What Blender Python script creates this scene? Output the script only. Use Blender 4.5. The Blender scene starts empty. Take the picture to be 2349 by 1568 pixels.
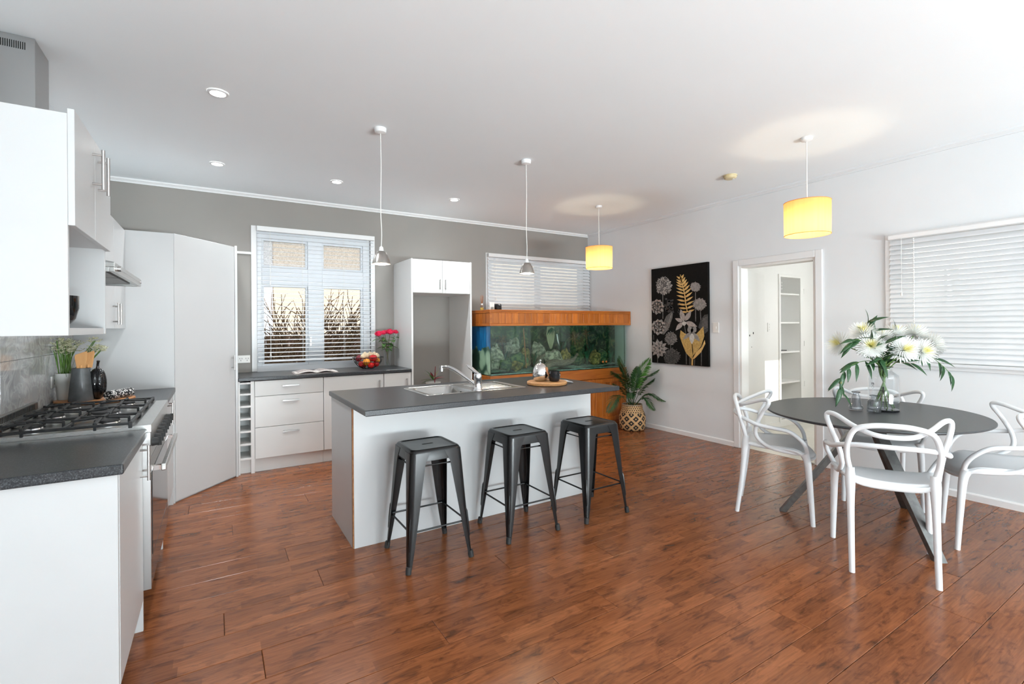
import bpy, bmesh, math, random
from mathutils import Vector, Matrix
R = random.Random(7)
S = bpy.context.scene
COL = S.collection
PI = math.pi

# ------------------------------------------------------------------ camera
YAW, ROLL = 0.5548, 0.0074
cam = bpy.data.cameras.new('camera')
cam.sensor_fit = 'HORIZONTAL'; cam.sensor_width = 36.0
cam.lens = 1097.95 / 2349 * 36.0
cam.shift_y = -(784 - 749.18) / 2349
cam.clip_start = 0.05; cam.clip_end = 200
camo = bpy.data.objects.new('camera', cam); COL.objects.link(camo)
fw = Vector((math.sin(YAW), math.cos(YAW), 0)); rt = Vector((math.cos(YAW), -math.sin(YAW), 0)); up = Vector((0, 0, 1))
r2 = rt * math.cos(ROLL) - up * math.sin(ROLL); u2 = rt * math.sin(ROLL) + up * math.cos(ROLL)
mw = Matrix((r2, u2, -fw)).transposed().to_4x4(); mw.translation = (-4.9214, -5.692, 1.355)
camo.matrix_world = mw
S.camera = camo

# ------------------------------------------------------------------ world, sun, added fill lamps, hall daylight, exposure
w = bpy.data.worlds.new('sky'); S.world = w; w.use_nodes = True
bg = w.node_tree.nodes['Background']; bg.inputs[0].default_value = (0.90, 0.95, 1.0, 1); bg.inputs[1].default_value = 1.15
sl = bpy.data.lights.new('sun', 'SUN'); sl.energy = 4.5; sl.angle = 0.01; sl.color = (1, 0.95, 0.86)
so = bpy.data.objects.new('sun', sl); COL.objects.link(so)
so.rotation_euler = Vector((-0.25, 1.0, -0.62)).to_track_quat('-Z', 'Y').to_euler()
def area(name, loc, direction, sx, sy, power, col=(1, 1, 1)):
    l = bpy.data.lights.new(name, 'AREA'); l.shape = 'RECTANGLE'; l.size = sx; l.size_y = sy; l.energy = power; l.color = col
    o = bpy.data.objects.new(name, l); COL.objects.link(o); o.location = loc
    o.rotation_euler = Vector(direction).to_track_quat('-Z', 'Y').to_euler(); return o
# fill lamps added outside the openings behind the camera; daylight in the hall window
area('rear_fill', (-2.9, -11.35, 0.12), (0, 0.35, 0.94), 4.6, 1.2, 1650, (0.90, 1.0, 1.05))
area('left_fill', (-6.2, -8.2, 0.55), (0.6, 0.0, 0.8), 2.4, 0.6, 70, (0.90, 1.0, 1.05))
area('daylight_hall_window', (1.68, -3.80, 1.615), (0, 1, -0.1), 0.42, 0.62, 16, (0.97, 0.99, 1.0))
S.view_settings.view_transform = 'Standard'; S.view_settings.look = 'None'
S.view_settings.exposure = 0.22; S.view_settings.gamma = 1.0; S.view_settings.use_curve_mapping = False
S.cycles.max_bounces = 10; S.cycles.diffuse_bounces = 8; S.cycles.glossy_bounces = 4
S.cycles.transmission_bounces = 8; S.cycles.transparent_max_bounces = 16
S.cycles.caustics_reflective = False; S.cycles.caustics_refractive = False
S.cycles.sample_clamp_indirect = 6.0
S.cycles.use_denoising = True

# ------------------------------------------------------------------ materials
MATS = {}
def lin(c):
    return tuple((x / 12.92 if x <= 0.04045 else ((x + 0.055) / 1.055) ** 2.4) for x in c)
def rgb(r, g, b): return lin((r / 255, g / 255, b / 255))
def mat(name, col=(0.8, 0.8, 0.8), rough=0.5, metal=0.0, spec=0.5, **k):
    if name in MATS: return MATS[name]
    m = bpy.data.materials.new(name); m.use_nodes = True
    b = m.node_tree.nodes['Principled BSDF']
    b.inputs['Base Color'].default_value = (*col[:3], 1); b.inputs['Roughness'].default_value = rough
    b.inputs['Metallic'].default_value = metal; b.inputs['Specular IOR Level'].default_value = spec
    for a, v in k.items():
        b.inputs[a.replace('_', ' ')].default_value = v
    MATS[name] = m
    return m
def nodes(m): return m.node_tree.nodes, m.node_tree.links, m.node_tree.nodes['Principled BSDF']
def N(m, typ, **k):
    n = m.node_tree.nodes.new(typ)
    for a, v in k.items(): setattr(n, a, v)
    return n
def ramp(m, stops):
    n = N(m, 'ShaderNodeValToRGB'); e = n.color_ramp.elements
    while len(e) > 1: e.remove(e[-1])
    e[0].position = stops[0][0]; e[0].color = (*stops[0][1], 1)
    for p, c in stops[1:]:
        x = e.new(p); x.color = (*c, 1)
    return n
def coords(m, kind='Object', scale=(1, 1, 1), loc=(0, 0, 0)):
    t = N(m, 'ShaderNodeTexCoord'); mp = N(m, 'ShaderNodeMapping')
    mp.inputs['Scale'].default_value = scale; mp.inputs['Location'].default_value = loc
    m.node_tree.links.new(t.outputs[kind], mp.inputs[0]); return mp
def noise(m, vec, scale=5, detail=4, rough=0.5, dist=0.0):
    n = N(m, 'ShaderNodeTexNoise'); n.inputs['Scale'].default_value = scale; n.inputs['Detail'].default_value = detail
    n.inputs['Roughness'].default_value = rough; n.inputs['Distortion'].default_value = dist
    if vec is not None: m.node_tree.links.new(vec.outputs[0], n.inputs['Vector'])
    return n
def mixc(m, fac, a, b, blend='MIX'):
    n = N(m, 'ShaderNodeMix', data_type='RGBA', blend_type=blend)
    L = m.node_tree.links
    for i, x in ((0, fac), (6, a), (7, b)):
        if hasattr(x, 'is_output'): L.new(x, n.inputs[i])
        elif i == 0: n.inputs[0].default_value = x
        else: n.inputs[i].default_value = (*x[:3], 1)
    return n.outputs[2]
def bump(m, src, strength=0.2, dist=0.002):
    n = N(m, 'ShaderNodeBump'); n.inputs['Strength'].default_value = strength; n.inputs['Distance'].default_value = dist
    L = m.node_tree.links; L.new(src, n.inputs['Height']); L.new(n.outputs[0], m.node_tree.nodes['Principled BSDF'].inputs['Normal'])
def noisy(name, c0, c1, scale, rough=0.5, stretch=(1, 1, 1), lo=0.35, hi=0.65, detail=4, kind='Object', bmp=0, **k):
    if name in MATS: return MATS[name]
    m = mat(name, c0, rough, **k); ns, L, b = nodes(m)
    n = noise(m, coords(m, kind, stretch), scale, detail)
    r = ramp(m, [(lo, c0), (hi, c1)]); L.new(n.outputs[0], r.inputs[0]); L.new(r.outputs[0], b.inputs['Base Color'])
    if bmp: bump(m, n.outputs[0], bmp)
    return m

noisy('wall_white', (0.74, 0.76, 0.775), (0.755, 0.775, 0.79), 3, 0.75)
noisy('ceiling_white', (0.885, 0.925, 0.945), (0.90, 0.935, 0.955), 1.5, 0.85)
noisy('wall_grey', (0.285, 0.266, 0.248), (0.30, 0.28, 0.26), 2.0, 0.7)
noisy('trim_white', (0.80, 0.80, 0.80), (0.82, 0.82, 0.82), 5, 0.4)
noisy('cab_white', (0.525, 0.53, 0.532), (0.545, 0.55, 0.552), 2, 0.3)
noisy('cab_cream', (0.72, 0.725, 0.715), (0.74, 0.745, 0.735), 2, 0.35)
noisy('recess_grey', (0.50, 0.48, 0.45), (0.52, 0.50, 0.47), 2, 0.5)
noisy('chair_white', (0.72, 0.735, 0.75), (0.74, 0.755, 0.77), 8, 0.42)
noisy('hall_white', (0.82, 0.81, 0.78), (0.84, 0.83, 0.80), 3, 0.7)
noisy('hall_floor', (0.66, 0.63, 0.56), (0.70, 0.67, 0.60), 6, 0.35)
noisy('pvc_white', (0.76, 0.78, 0.81), (0.78, 0.80, 0.83), 4, 0.35)
noisy('slat_white', (0.72, 0.735, 0.755), (0.74, 0.755, 0.775), 6, 0.45)
noisy('plastic_white', (0.78, 0.77, 0.74), (0.80, 0.79, 0.76), 9, 0.35)
noisy('plastic_yellow', (0.62, 0.52, 0.30), (0.68, 0.58, 0.36), 9, 0.4)
noisy('black_metal', (0.0065, 0.0066, 0.007), (0.009, 0.0092, 0.0095), 12, 0.27, spec=0.42)
noisy('cast_iron', (0.012, 0.012, 0.013), (0.022, 0.022, 0.023), 60, 0.55)
noisy('black_gloss', (0.008, 0.008, 0.009), (0.012, 0.012, 0.013), 5, 0.08)
noisy('black_rubber', (0.015, 0.015, 0.015), (0.022, 0.022, 0.022), 20, 0.7)
noisy('dark_void', (0.01, 0.01, 0.01), (0.015, 0.014, 0.013), 8, 0.9)
noisy('grey_ceramic', (0.075, 0.08, 0.083), (0.095, 0.10, 0.103), 30, 0.18)
noisy('white_ceramic', (0.70, 0.70, 0.67), (0.74, 0.74, 0.71), 15, 0.3)
noisy('gunmetal', (0.13, 0.128, 0.124), (0.17, 0.168, 0.163), 40, 0.38, metal=0.75)
noisy('table_top', (0.040, 0.041, 0.043), (0.052, 0.053, 0.055), 30, 0.36, stretch=(1, 12, 1), spec=0.35)
noisy('chipboard', (0.24, 0.10, 0.04), (0.36, 0.17, 0.07), 60, 0.8)
noisy('lamp_cord', (0.78, 0.77, 0.74), (0.8, 0.79, 0.76), 9, 0.5)
noisy('garlic', (0.62, 0.47, 0.30), (0.78, 0.66, 0.48), 30, 0.55)
noisy('apple_red', (0.42, 0.008, 0.012), (0.55, 0.03, 0.02), 14, 0.18)
noisy('capsicum_red', (0.50, 0.006, 0.006), (0.58, 0.012, 0.01), 8, 0.12)
noisy('plum_red', (0.14, 0.008, 0.018), (0.22, 0.02, 0.03), 14, 0.25)
noisy('orange_peel', (0.78, 0.24, 0.01), (0.82, 0.29, 0.02), 60, 0.4, bmp=0.2)
noisy('leaf_rose', (0.045, 0.13, 0.028), (0.11, 0.24, 0.05), 25, 0.45)
noisy('leaf_dark', (0.010, 0.045, 0.013), (0.03, 0.095, 0.03), 20, 0.4)
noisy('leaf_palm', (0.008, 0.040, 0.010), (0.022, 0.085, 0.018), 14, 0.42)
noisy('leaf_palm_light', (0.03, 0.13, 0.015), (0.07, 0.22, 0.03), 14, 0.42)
noisy('stem_green', (0.07, 0.15, 0.025), (0.12, 0.22, 0.05), 30, 0.5)
noisy('stem_brown', (0.10, 0.06, 0.025), (0.15, 0.10, 0.04), 30, 0.6)
noisy('rose_pink', (0.75, 0.008, 0.07), (0.85, 0.03, 0.12), 30, 0.5)
noisy('petal_white', (0.84, 0.85, 0.82), (0.86, 0.87, 0.85), 30, 0.6)
noisy('petal_yellow', (0.78, 0.72, 0.30), (0.84, 0.80, 0.45), 30, 0.6)
noisy('petal_cream', (0.70, 0.70, 0.48), (0.80, 0.80, 0.64), 40, 0.6)
noisy('bulb_olive', (0.12, 0.11, 0.02), (0.18, 0.16, 0.04), 20, 0.5)
noisy('gold_oil', (0.70, 0.48, 0.05), (0.76, 0.55, 0.08), 20, 0.2)
noisy('reed_brown', (0.24, 0.08, 0.03), (0.36, 0.15, 0.06), 40, 0.7)
noisy('paper', (0.55, 0.50, 0.47), (0.70, 0.66, 0.62), 40, 0.7)
noisy('paper_print', (0.25, 0.20, 0.19), (0.48, 0.42, 0.40), 55, 0.6)
noisy('soil', (0.02, 0.014, 0.01), (0.05, 0.035, 0.02), 50, 0.9)
noisy('rope', (0.30, 0.24, 0.18), (0.42, 0.36, 0.28), 60, 0.8)
def wood(name, c0, c1, stretch, scale=6, rough=0.45, ring=0.0, kind='Object'):
    if name in MATS: return MATS[name]
    m = mat(name, c0, rough); ns, L, b = nodes(m)
    n = noise(m, coords(m, kind, stretch), scale, 6, 0.6, 0.6)
    oi = N(m, 'ShaderNodeObjectInfo')
    r = ramp(m, [(0.3, c0), (0.7, c1)]); L.new(n.outputs[0], r.inputs[0])
    hsv = N(m, 'ShaderNodeHueSaturation'); mr = N(m, 'ShaderNodeMapRange')
    mr.inputs['To Min'].default_value = 0.82; mr.inputs['To Max'].default_value = 1.15
    L.new(oi.outputs['Random'], mr.inputs[0]); L.new(mr.outputs[0], hsv.inputs['Value'])
    L.new(r.outputs[0], hsv.inputs['Color']); L.new(hsv.outputs[0], b.inputs['Base Color'])
    return m
wood('pine', (0.33, 0.085, 0.010), (0.52, 0.165, 0.025), (9, 9, 0.9), 4, 0.32)
wood('pine_h', (0.33, 0.085, 0.010), (0.52, 0.165, 0.025), (0.9, 9, 9), 4, 0.32)
wood('board_wood', (0.45, 0.21, 0.075), (0.62, 0.33, 0.14), (2, 14, 14), 4, 0.45)
wood('board_acacia', (0.36, 0.14, 0.045), (0.52, 0.24, 0.09), (12, 2, 12), 4, 0.45)
wood('spoon_wood', (0.55, 0.26, 0.08), (0.66, 0.34, 0.12), (14, 14, 2), 4, 0.5)
wood('fence_wood', (0.045, 0.022, 0.02), (0.085, 0.045, 0.04), (8, 8, 0.8), 5, 0.8)
wood('twig', (0.12, 0.07, 0.035), (0.25, 0.15, 0.08), (8, 8, 1), 8, 0.8)

def brushed(name, col, rough, stretch, amt=0.1):
    if name in MATS: return MATS[name]
    m = mat(name, col, rough, metal=1.0); ns, L, b = nodes(m)
    n = noise(m, coords(m, 'Object', stretch), 30, 3)
    mr = N(m, 'ShaderNodeMapRange'); mr.inputs['To Min'].default_value = rough - amt; mr.inputs['To Max'].default_value = rough + amt
    L.new(n.outputs[0], mr.inputs[0]); L.new(mr.outputs[0], b.inputs['Roughness']); return m
brushed('steel', (0.44, 0.437, 0.433), 0.34, (1, 1, 20))
brushed('steel_h', (0.52, 0.515, 0.50), 0.30, (1, 20, 20))
brushed('steel_sink', (0.42, 0.41, 0.395), 0.24, (20, 1, 1), 0.06)
brushed('nickel', (0.50, 0.48, 0.45), 0.30, (30, 30, 1))
mat('chrome', (0.80, 0.80, 0.81), 0.06, 1.0)
mat('mirror_steel', (0.82, 0.80, 0.78), 0.05, 1.0)
mat('handle_steel', (0.58, 0.57, 0.56), 0.28, 1.0)
mat('silver_flake', (0.75, 0.75, 0.76), 0.25, 1.0)

# black speckled laminate
m = mat('laminate', (0.05, 0.05, 0.055), 0.30, spec=0.32); ns, L, b = nodes(m)
n = noise(m, coords(m), 260, 2, 0.7); r = ramp(m, [(0.38, (0.016, 0.017, 0.019)), (0.56, (0.040, 0.042, 0.046)), (0.74, (0.12, 0.125, 0.135))])
L.new(n.outputs[0], r.inputs[0]); L.new(r.outputs[0], b.inputs['Base Color'])

# timber floor board, three strips to a board
m = mat('floor_wood', (0.2, 0.07, 0.03), 0.25, spec=0.4); ns, L, b = nodes(m)
tc = N(m, 'ShaderNodeTexCoord'); oi = N(m, 'ShaderNodeObjectInfo'); sx = N(m, 'ShaderNodeSeparateXYZ'); L.new(tc.outputs['Object'], sx.inputs[0])
ml = N(m, 'ShaderNodeMath', operation='MULTIPLY'); L.new(oi.outputs['Random'], ml.inputs[0]); ml.inputs[1].default_value = 83.0
ad = N(m, 'ShaderNodeMath', operation='ADD'); L.new(sx.outputs[0], ad.inputs[0]); L.new(ml.outputs[0], ad.inputs[1])
cx = N(m, 'ShaderNodeCombineXYZ'); L.new(ad.outputs[0], cx.inputs[0]); L.new(sx.outputs[1], cx.inputs[1]); L.new(ml.outputs[0], cx.inputs[2])
br = N(m, 'ShaderNodeTexBrick'); L.new(cx.outputs[0], br.inputs['Vector'])
br.offset = 0.37; br.offset_frequency = 2; br.squash = 0.7; br.squash_frequency = 3
for nm, v in (('Color1', (0, 0, 0, 1)), ('Color2', (1, 1, 1, 1)), ('Mortar', (0.3, 0.3, 0.3, 1)), ('Scale', 1.0), ('Mortar Size', 0.0004), ('Brick Width', 0.42), ('Row Height', 0.0648)):
    br.inputs[nm].default_value = v
rb = ramp(m, [(0.0, (0.195, 0.062, 0.020)), (0.3, (0.240, 0.077, 0.025)), (0.75, (0.262, 0.085, 0.028)), (1.0, (0.310, 0.106, 0.037))])
L.new(br.outputs['Color'], rb.inputs[0])
mp = N(m, 'ShaderNodeMapping'); mp.inputs['Scale'].default_value = (2.2, 38, 1); L.new(cx.outputs[0], mp.inputs[0])
g = noise(m, mp, 3, 6, 0.6, 0.3); rg = ramp(m, [(0.3, (0.70, 0.68, 0.66)), (0.7, (1.12, 1.12, 1.12))]); L.new(g.outputs[0], rg.inputs[0])
mp2 = N(m, 'ShaderNodeMapping'); mp2.inputs['Scale'].default_value = (5.0, 17, 1); L.new(cx.outputs[0], mp2.inputs[0])
k = noise(m, mp2, 1.5, 5, 0.62, 0.8); rk = ramp(m, [(0.50, (1, 1, 1)), (0.60, (0.72, 0.70, 0.70)), (0.72, (0.36, 0.38, 0.44))]); L.new(k.outputs[0], rk.inputs[0])
c1 = mixc(m, 1.0, rb.outputs[0], rg.outputs[0], 'MULTIPLY'); c2 = mixc(m, 1.0, c1, rk.outputs[0], 'MULTIPLY')
L.new(c2, b.inputs['Base Color'])
mr = N(m, 'ShaderNodeMapRange'); mr.inputs['To Min'].default_value = 0.22; mr.inputs['To Max'].default_value = 0.28; L.new(g.outputs[0], mr.inputs[0]); L.new(mr.outputs[0], b.inputs['Roughness'])

# swirled grey splashback tile
m = mat('splash', (0.5, 0.5, 0.5), 0.10); ns, L, b = nodes(m)
n = noise(m, coords(m, 'Object', (4, 4, 4)), 1.6, 7, 0.55, 2.2)
r = ramp(m, [(0.25, (0.30, 0.31, 0.33)), (0.42, (0.44, 0.44, 0.44)), (0.5, (0.62, 0.62, 0.62)), (0.55, (0.46, 0.465, 0.475)), (0.75, (0.52, 0.51, 0.49))])
L.new(n.outputs[0], r.inputs[0]); L.new(r.outputs[0], b.inputs['Base Color'])

# thin clear glass: see-through with a fresnel reflection
def thin_glass(name, tint=(0.97, 0.98, 0.98), ior=1.5, rough=0.0, gl=(1, 1, 1)):
    m = bpy.data.materials.new(name); m.use_nodes = True; t = m.node_tree; t.nodes.clear()
    o = t.nodes.new('ShaderNodeOutputMaterial'); mx = t.nodes.new('ShaderNodeMixShader'); tr = t.nodes.new('ShaderNodeBsdfTransparent')
    g = t.nodes.new('ShaderNodeBsdfGlossy'); lw = t.nodes.new('ShaderNodeLayerWeight'); lw.inputs[0].default_value = 0.5
    f0 = ((ior - 1) / (ior + 1)) ** 2; pw = t.nodes.new('ShaderNodeMath'); pw.operation = 'POWER'; pw.inputs[1].default_value = 5.0
    f = t.nodes.new('ShaderNodeMath'); f.operation = 'MULTIPLY_ADD'; f.inputs[1].default_value = 1 - f0; f.inputs[2].default_value = f0
    t.links.new(lw.outputs['Facing'], pw.inputs[0]); t.links.new(pw.outputs[0], f.inputs[0])
    tr.inputs[0].default_value = (*tint, 1); g.inputs['Roughness'].default_value = rough; g.inputs[0].default_value = (*gl, 1)
    t.links.new(f.outputs[0], mx.inputs[0]); t.links.new(tr.outputs[0], mx.inputs[1]); t.links.new(g.outputs[0], mx.inputs[2]); t.links.new(mx.outputs[0], o.inputs[0])
    MATS[name] = m; return m
thin_glass('glass_pane', ior=1.001); thin_glass('glass_tank', (0.88, 0.96, 0.92), 1.5)
thin_glass('glass_vase', (0.965, 0.975, 0.98), 1.55); thin_glass('glass_smoke', (0.80, 0.81, 0.82), 1.55); thin_glass('glass_bottle', (0.88, 0.89, 0.90), 1.6)
thin_glass('glass_oven', (0.05, 0.05, 0.05), 1.9)
def obscure():
    m = bpy.data.materials.new('glass_obscure'); m.use_nodes = True; t = m.node_tree; t.nodes.clear()
    o = t.nodes.new('ShaderNodeOutputMaterial'); rf = t.nodes.new('ShaderNodeBsdfTranslucent'); tr = t.nodes.new('ShaderNodeBsdfTransparent'); mx = t.nodes.new('ShaderNodeMixShader')
    tc = t.nodes.new('ShaderNodeTexCoord'); n = t.nodes.new('ShaderNodeTexNoise'); n.inputs['Scale'].default_value = 70; n.inputs['Detail'].default_value = 3
    r = t.nodes.new('ShaderNodeValToRGB'); r.color_ramp.elements[0].position = 0.35; r.color_ramp.elements[0].color = (0.62, 0.62, 0.62, 1); r.color_ramp.elements[1].position = 0.65
    t.links.new(tc.outputs['Object'], n.inputs['Vector']); t.links.new(n.outputs[0], r.inputs[0]); t.links.new(r.outputs[0], rf.inputs[0])
    tr.inputs[0].default_value = (0.9, 0.9, 0.9, 1); mx.inputs[0].default_value = 0.3
    t.links.new(tr.outputs[0], mx.inputs[1]); t.links.new(rf.outputs[0], mx.inputs[2]); t.links.new(mx.outputs[0], o.inputs[0])
    MATS['glass_obscure'] = m
obscure()
def emissive(name, col, st):
    m = mat(name, col, 0.5); b = m.node_tree.nodes['Principled BSDF']
    b.inputs['Emission Color'].default_value = (*col, 1); b.inputs['Emission Strength'].default_value = st; return m
emissive('downlight_glow', (1.0, 0.97, 0.92), 22); emissive('bulb_warm', (1.0, 0.80, 0.50), 14); emissive('led_red', (0.9, 0.05, 0.02), 1.0)
# fabric lamp shade: light from the bulb inside comes through the cloth
def shade_mat():
    m = bpy.data.materials.new('shade_cloth'); m.use_nodes = True; t = m.node_tree; t.nodes.clear()
    o = t.nodes.new('ShaderNodeOutputMaterial'); d = t.nodes.new('ShaderNodeBsdfDiffuse'); tl = t.nodes.new('ShaderNodeBsdfTranslucent'); mx = t.nodes.new('ShaderNodeMixShader')
    tc = t.nodes.new('ShaderNodeTexCoord'); mp = t.nodes.new('ShaderNodeMapping'); mp.inputs['Scale'].default_value = (40, 40, 0.5)
    n = t.nodes.new('ShaderNodeTexNoise'); n.inputs['Scale'].default_value = 1.5
    r = t.nodes.new('ShaderNodeValToRGB'); r.color_ramp.elements[0].position = 0.3; r.color_ramp.elements[0].color = (0.80, 0.37, 0.12, 1); r.color_ramp.elements[1].position = 0.7; r.color_ramp.elements[1].color = (0.86, 0.43, 0.16, 1)
    t.links.new(tc.outputs['Object'], mp.inputs[0]); t.links.new(mp.outputs[0], n.inputs[0]); t.links.new(n.outputs[0], r.inputs[0]); t.links.new(r.outputs[0], tl.inputs[0])
    d.inputs[0].default_value = (0.78, 0.52, 0.22, 1); mx.inputs[0].default_value = 0.6
    t.links.new(d.outputs[0], mx.inputs[1]); t.links.new(tl.outputs[0], mx.inputs[2]); t.links.new(mx.outputs[0], o.inputs[0]); MATS['shade_cloth'] = m
shade_mat()

# ------------------------------------------------------------------ mesh helpers
class MB:
    def __init__(s): s.v = []; s.f = []; s.m = []
    def add(s, v, f, mi=0):
        o = len(s.v); s.v += [tuple(x) for x in v]; s.f += [tuple(i + o for i in q) for q in f]; s.m += [mi] * len(f); return s
    def box(s, x0, x1, y0, y1, z0, z1, mi=0):
        return s.add([(x0, y0, z0), (x1, y0, z0), (x1, y1, z0), (x0, y1, z0), (x0, y0, z1), (x1, y0, z1), (x1, y1, z1), (x0, y1, z1)],
                     [(3, 2, 1, 0), (4, 5, 6, 7), (0, 1, 5, 4), (1, 2, 6, 5), (2, 3, 7, 6), (3, 0, 4, 7)], mi)
    def bar(s, p0, p1, w, h, side=None, mi=0):
        p0 = Vector(p0); p1 = Vector(p1); d = (p1 - p0).normalized()
        a = Vector(side) if side else (Vector((0, 0, 1)) if abs(d.z) < 0.9 else Vector((1, 0, 0)))
        a = (a - d * a.dot(d)).normalized(); b = d.cross(a)
        v = []
        for p in (p0, p1):
            for i, j in ((-1, -1), (1, -1), (1, 1), (-1, 1)): v.append(p + a * (i * w / 2) + b * (j * h / 2))
        return s.add(v, [(0, 3, 2, 1), (4, 5, 6, 7), (0, 1, 5, 4), (1, 2, 6, 5), (2, 3, 7, 6), (3, 0, 4, 7)], mi)
    def tube(s, pts, rad, n=8, closed=False, caps=True, squash=1.0, ref=None, mi=0):
        pts = [Vector(p) for p in pts]; k = len(pts)
        if not hasattr(rad, '__len__'): rad = [rad] * k
        T = []
        for i in range(k):
            a = pts[(i - 1) % k] if (closed or i > 0) else pts[i]; b = pts[(i + 1) % k] if (closed or i < k - 1) else pts[i]
            T.append((b - a).normalized())
        x = Vector(ref) if ref else (Vector((0, 0, 1)) if abs(T[0].z) < 0.9 else Vector((1, 0, 0)))
        v = []; f = []
        for i in range(k):
            if ref: x = Vector(ref)
            x = x - T[i] * x.dot(T[i])
            if x.length < 1e-6: x = T[i].orthogonal()
            x.normalize(); y = T[i].cross(x)
            for j in range(n):
                t = 2 * PI * j / n; v.append(pts[i] + x * (math.cos(t) * rad[i] * squash) + y * (math.sin(t) * rad[i]))
        for i in range(k if closed else k - 1):
            for j in range(n):
                a = i * n + j; b2 = i * n + (j + 1) % n; c = ((i + 1) % k) * n + (j + 1) % n; d = ((i + 1) % k) * n + j
                f.append((a, b2, c, d))
        if caps and not closed: f.append(tuple(range(n - 1, -1, -1))); f.append(tuple(range((k - 1) * n, k * n)))
        return s.add(v, f, mi)
    def cyl(s, p0, p1, r0, r1=None, n=16, mi=0): return s.tube([p0, p1], [r0, r0 if r1 is None else r1], n, mi=mi)
    def lathe(s, prof, c=(0, 0, 0), n=24, mi=0, cap0=True, cap1=True):
        v = []; f = []; k = len(prof)
        for r, z in prof:
            for j in range(n):
                t = 2 * PI * j / n; v.append((c[0] + r * math.cos(t), c[1] + r * math.sin(t), c[2] + z))
        for i in range(k - 1):
            for j in range(n): f.append((i * n + j, i * n + (j + 1) % n, (i + 1) * n + (j + 1) % n, (i + 1) * n + j))
        if cap0: f.append(tuple(range(n - 1, -1, -1)))
        if cap1: f.append(tuple(range((k - 1) * n, k * n)))
        return s.add(v, f, mi)
    def sphere(s, c, r, nu=12, nv=8, mi=0, fn=None):
        if not hasattr(r, '__len__'): r = (r, r, r)
        v = []; f = []
        for i in range(1, nv):
            a = PI * i / nv
            for j in range(nu):
                t = 2 * PI * j / nu; q = 1 if fn is None else fn(t, a)
                v.append((c[0] + r[0] * q * math.sin(a) * math.cos(t), c[1] + r[1] * q * math.sin(a) * math.sin(t), c[2] + r[2] * q * math.cos(a)))
        v.append((c[0], c[1], c[2] + r[2] * (1 if fn is None else fn(0, 0)))); v.append((c[0], c[1], c[2] - r[2] * (1 if fn is None else fn(0, PI))))
        tp = len(v) - 2; bt = len(v) - 1
        for i in range(nv - 2):
            for j in range(nu): f.append((i * nu + j, (i + 1) * nu + j, (i + 1) * nu + (j + 1) % nu, i * nu + (j + 1) % nu))
        for j in range(nu):
            f.append((tp, j, (j + 1) % nu)); f.append((bt, (nv - 2) * nu + (j + 1) % nu, (nv - 2) * nu + j))
        return s.add(v, f, mi)
    def prism(s, poly, fn, h0, h1, mi=0):
        n = len(poly); v = [fn(a, b, h0) for a, b in poly] + [fn(a, b, h1) for a, b in poly]
        f = [tuple(range(n - 1, -1, -1)), tuple(range(n, 2 * n))] + [(i, (i + 1) % n, n + (i + 1) % n, n + i) for i in range(n)]
        return s.add(v, f, mi)
    def loops(s, L, cap0=False, cap1=False, mi=0):
        n = len(L[0]); v = [p for l in L for p in l]; f = []
        for i in range(len(L) - 1):
            for j in range(n): f.append((i * n + j, i * n + (j + 1) % n, (i + 1) * n + (j + 1) % n, (i + 1) * n + j))
        if cap0: f.append(tuple(range(n - 1, -1, -1)))
        if cap1: f.append(tuple(range((len(L) - 1) * n, len(L) * n)))
        return s.add(v, f, mi)
    def grid(s, fn, nu, nv, mi=0):
        v = [fn(i / nu, j / nv) for j in range(nv + 1) for i in range(nu + 1)]; w = nu + 1
        return s.add(v, [(j * w + i, j * w + i + 1, (j + 1) * w + i + 1, (j + 1) * w + i) for j in range(nv) for i in range(nu)], mi)
def spline(P, sub=6, closed=False):
    P = [Vector(p) for p in P]; n = len(P); out = []
    for i in range(n if closed else n - 1):
        p0 = P[(i - 1) % n] if (closed or i > 0) else P[0] * 2 - P[1]; p1 = P[i]; p2 = P[(i + 1) % n]
        p3 = P[(i + 2) % n] if (closed or i < n - 2) else P[-1] * 2 - P[-2]
        for k in range(sub):
            t = k / sub
            out.append(0.5 * ((2 * p1) + (p2 - p0) * t + (2 * p0 - 5 * p1 + 4 * p2 - p3) * t * t + (3 * p1 - p0 - 3 * p2 + p3) * t ** 3))
    if not closed: out.append(P[-1])
    return out
def rrect(hx, hy, r, z, k=5, cx=0, cy=0):
    out = []
    for q, (sx_, sy_) in enumerate(((1, 1), (-1, 1), (-1, -1), (1, -1))):
        for i in range(k + 1):
            a = q * PI / 2 + PI / 2 * i / k
            out.append((cx + sx_ * (hx - r) + r * math.cos(a), cy + sy_ * (hy - r) + r * math.sin(a), z))
    return out
WM = {}
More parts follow.
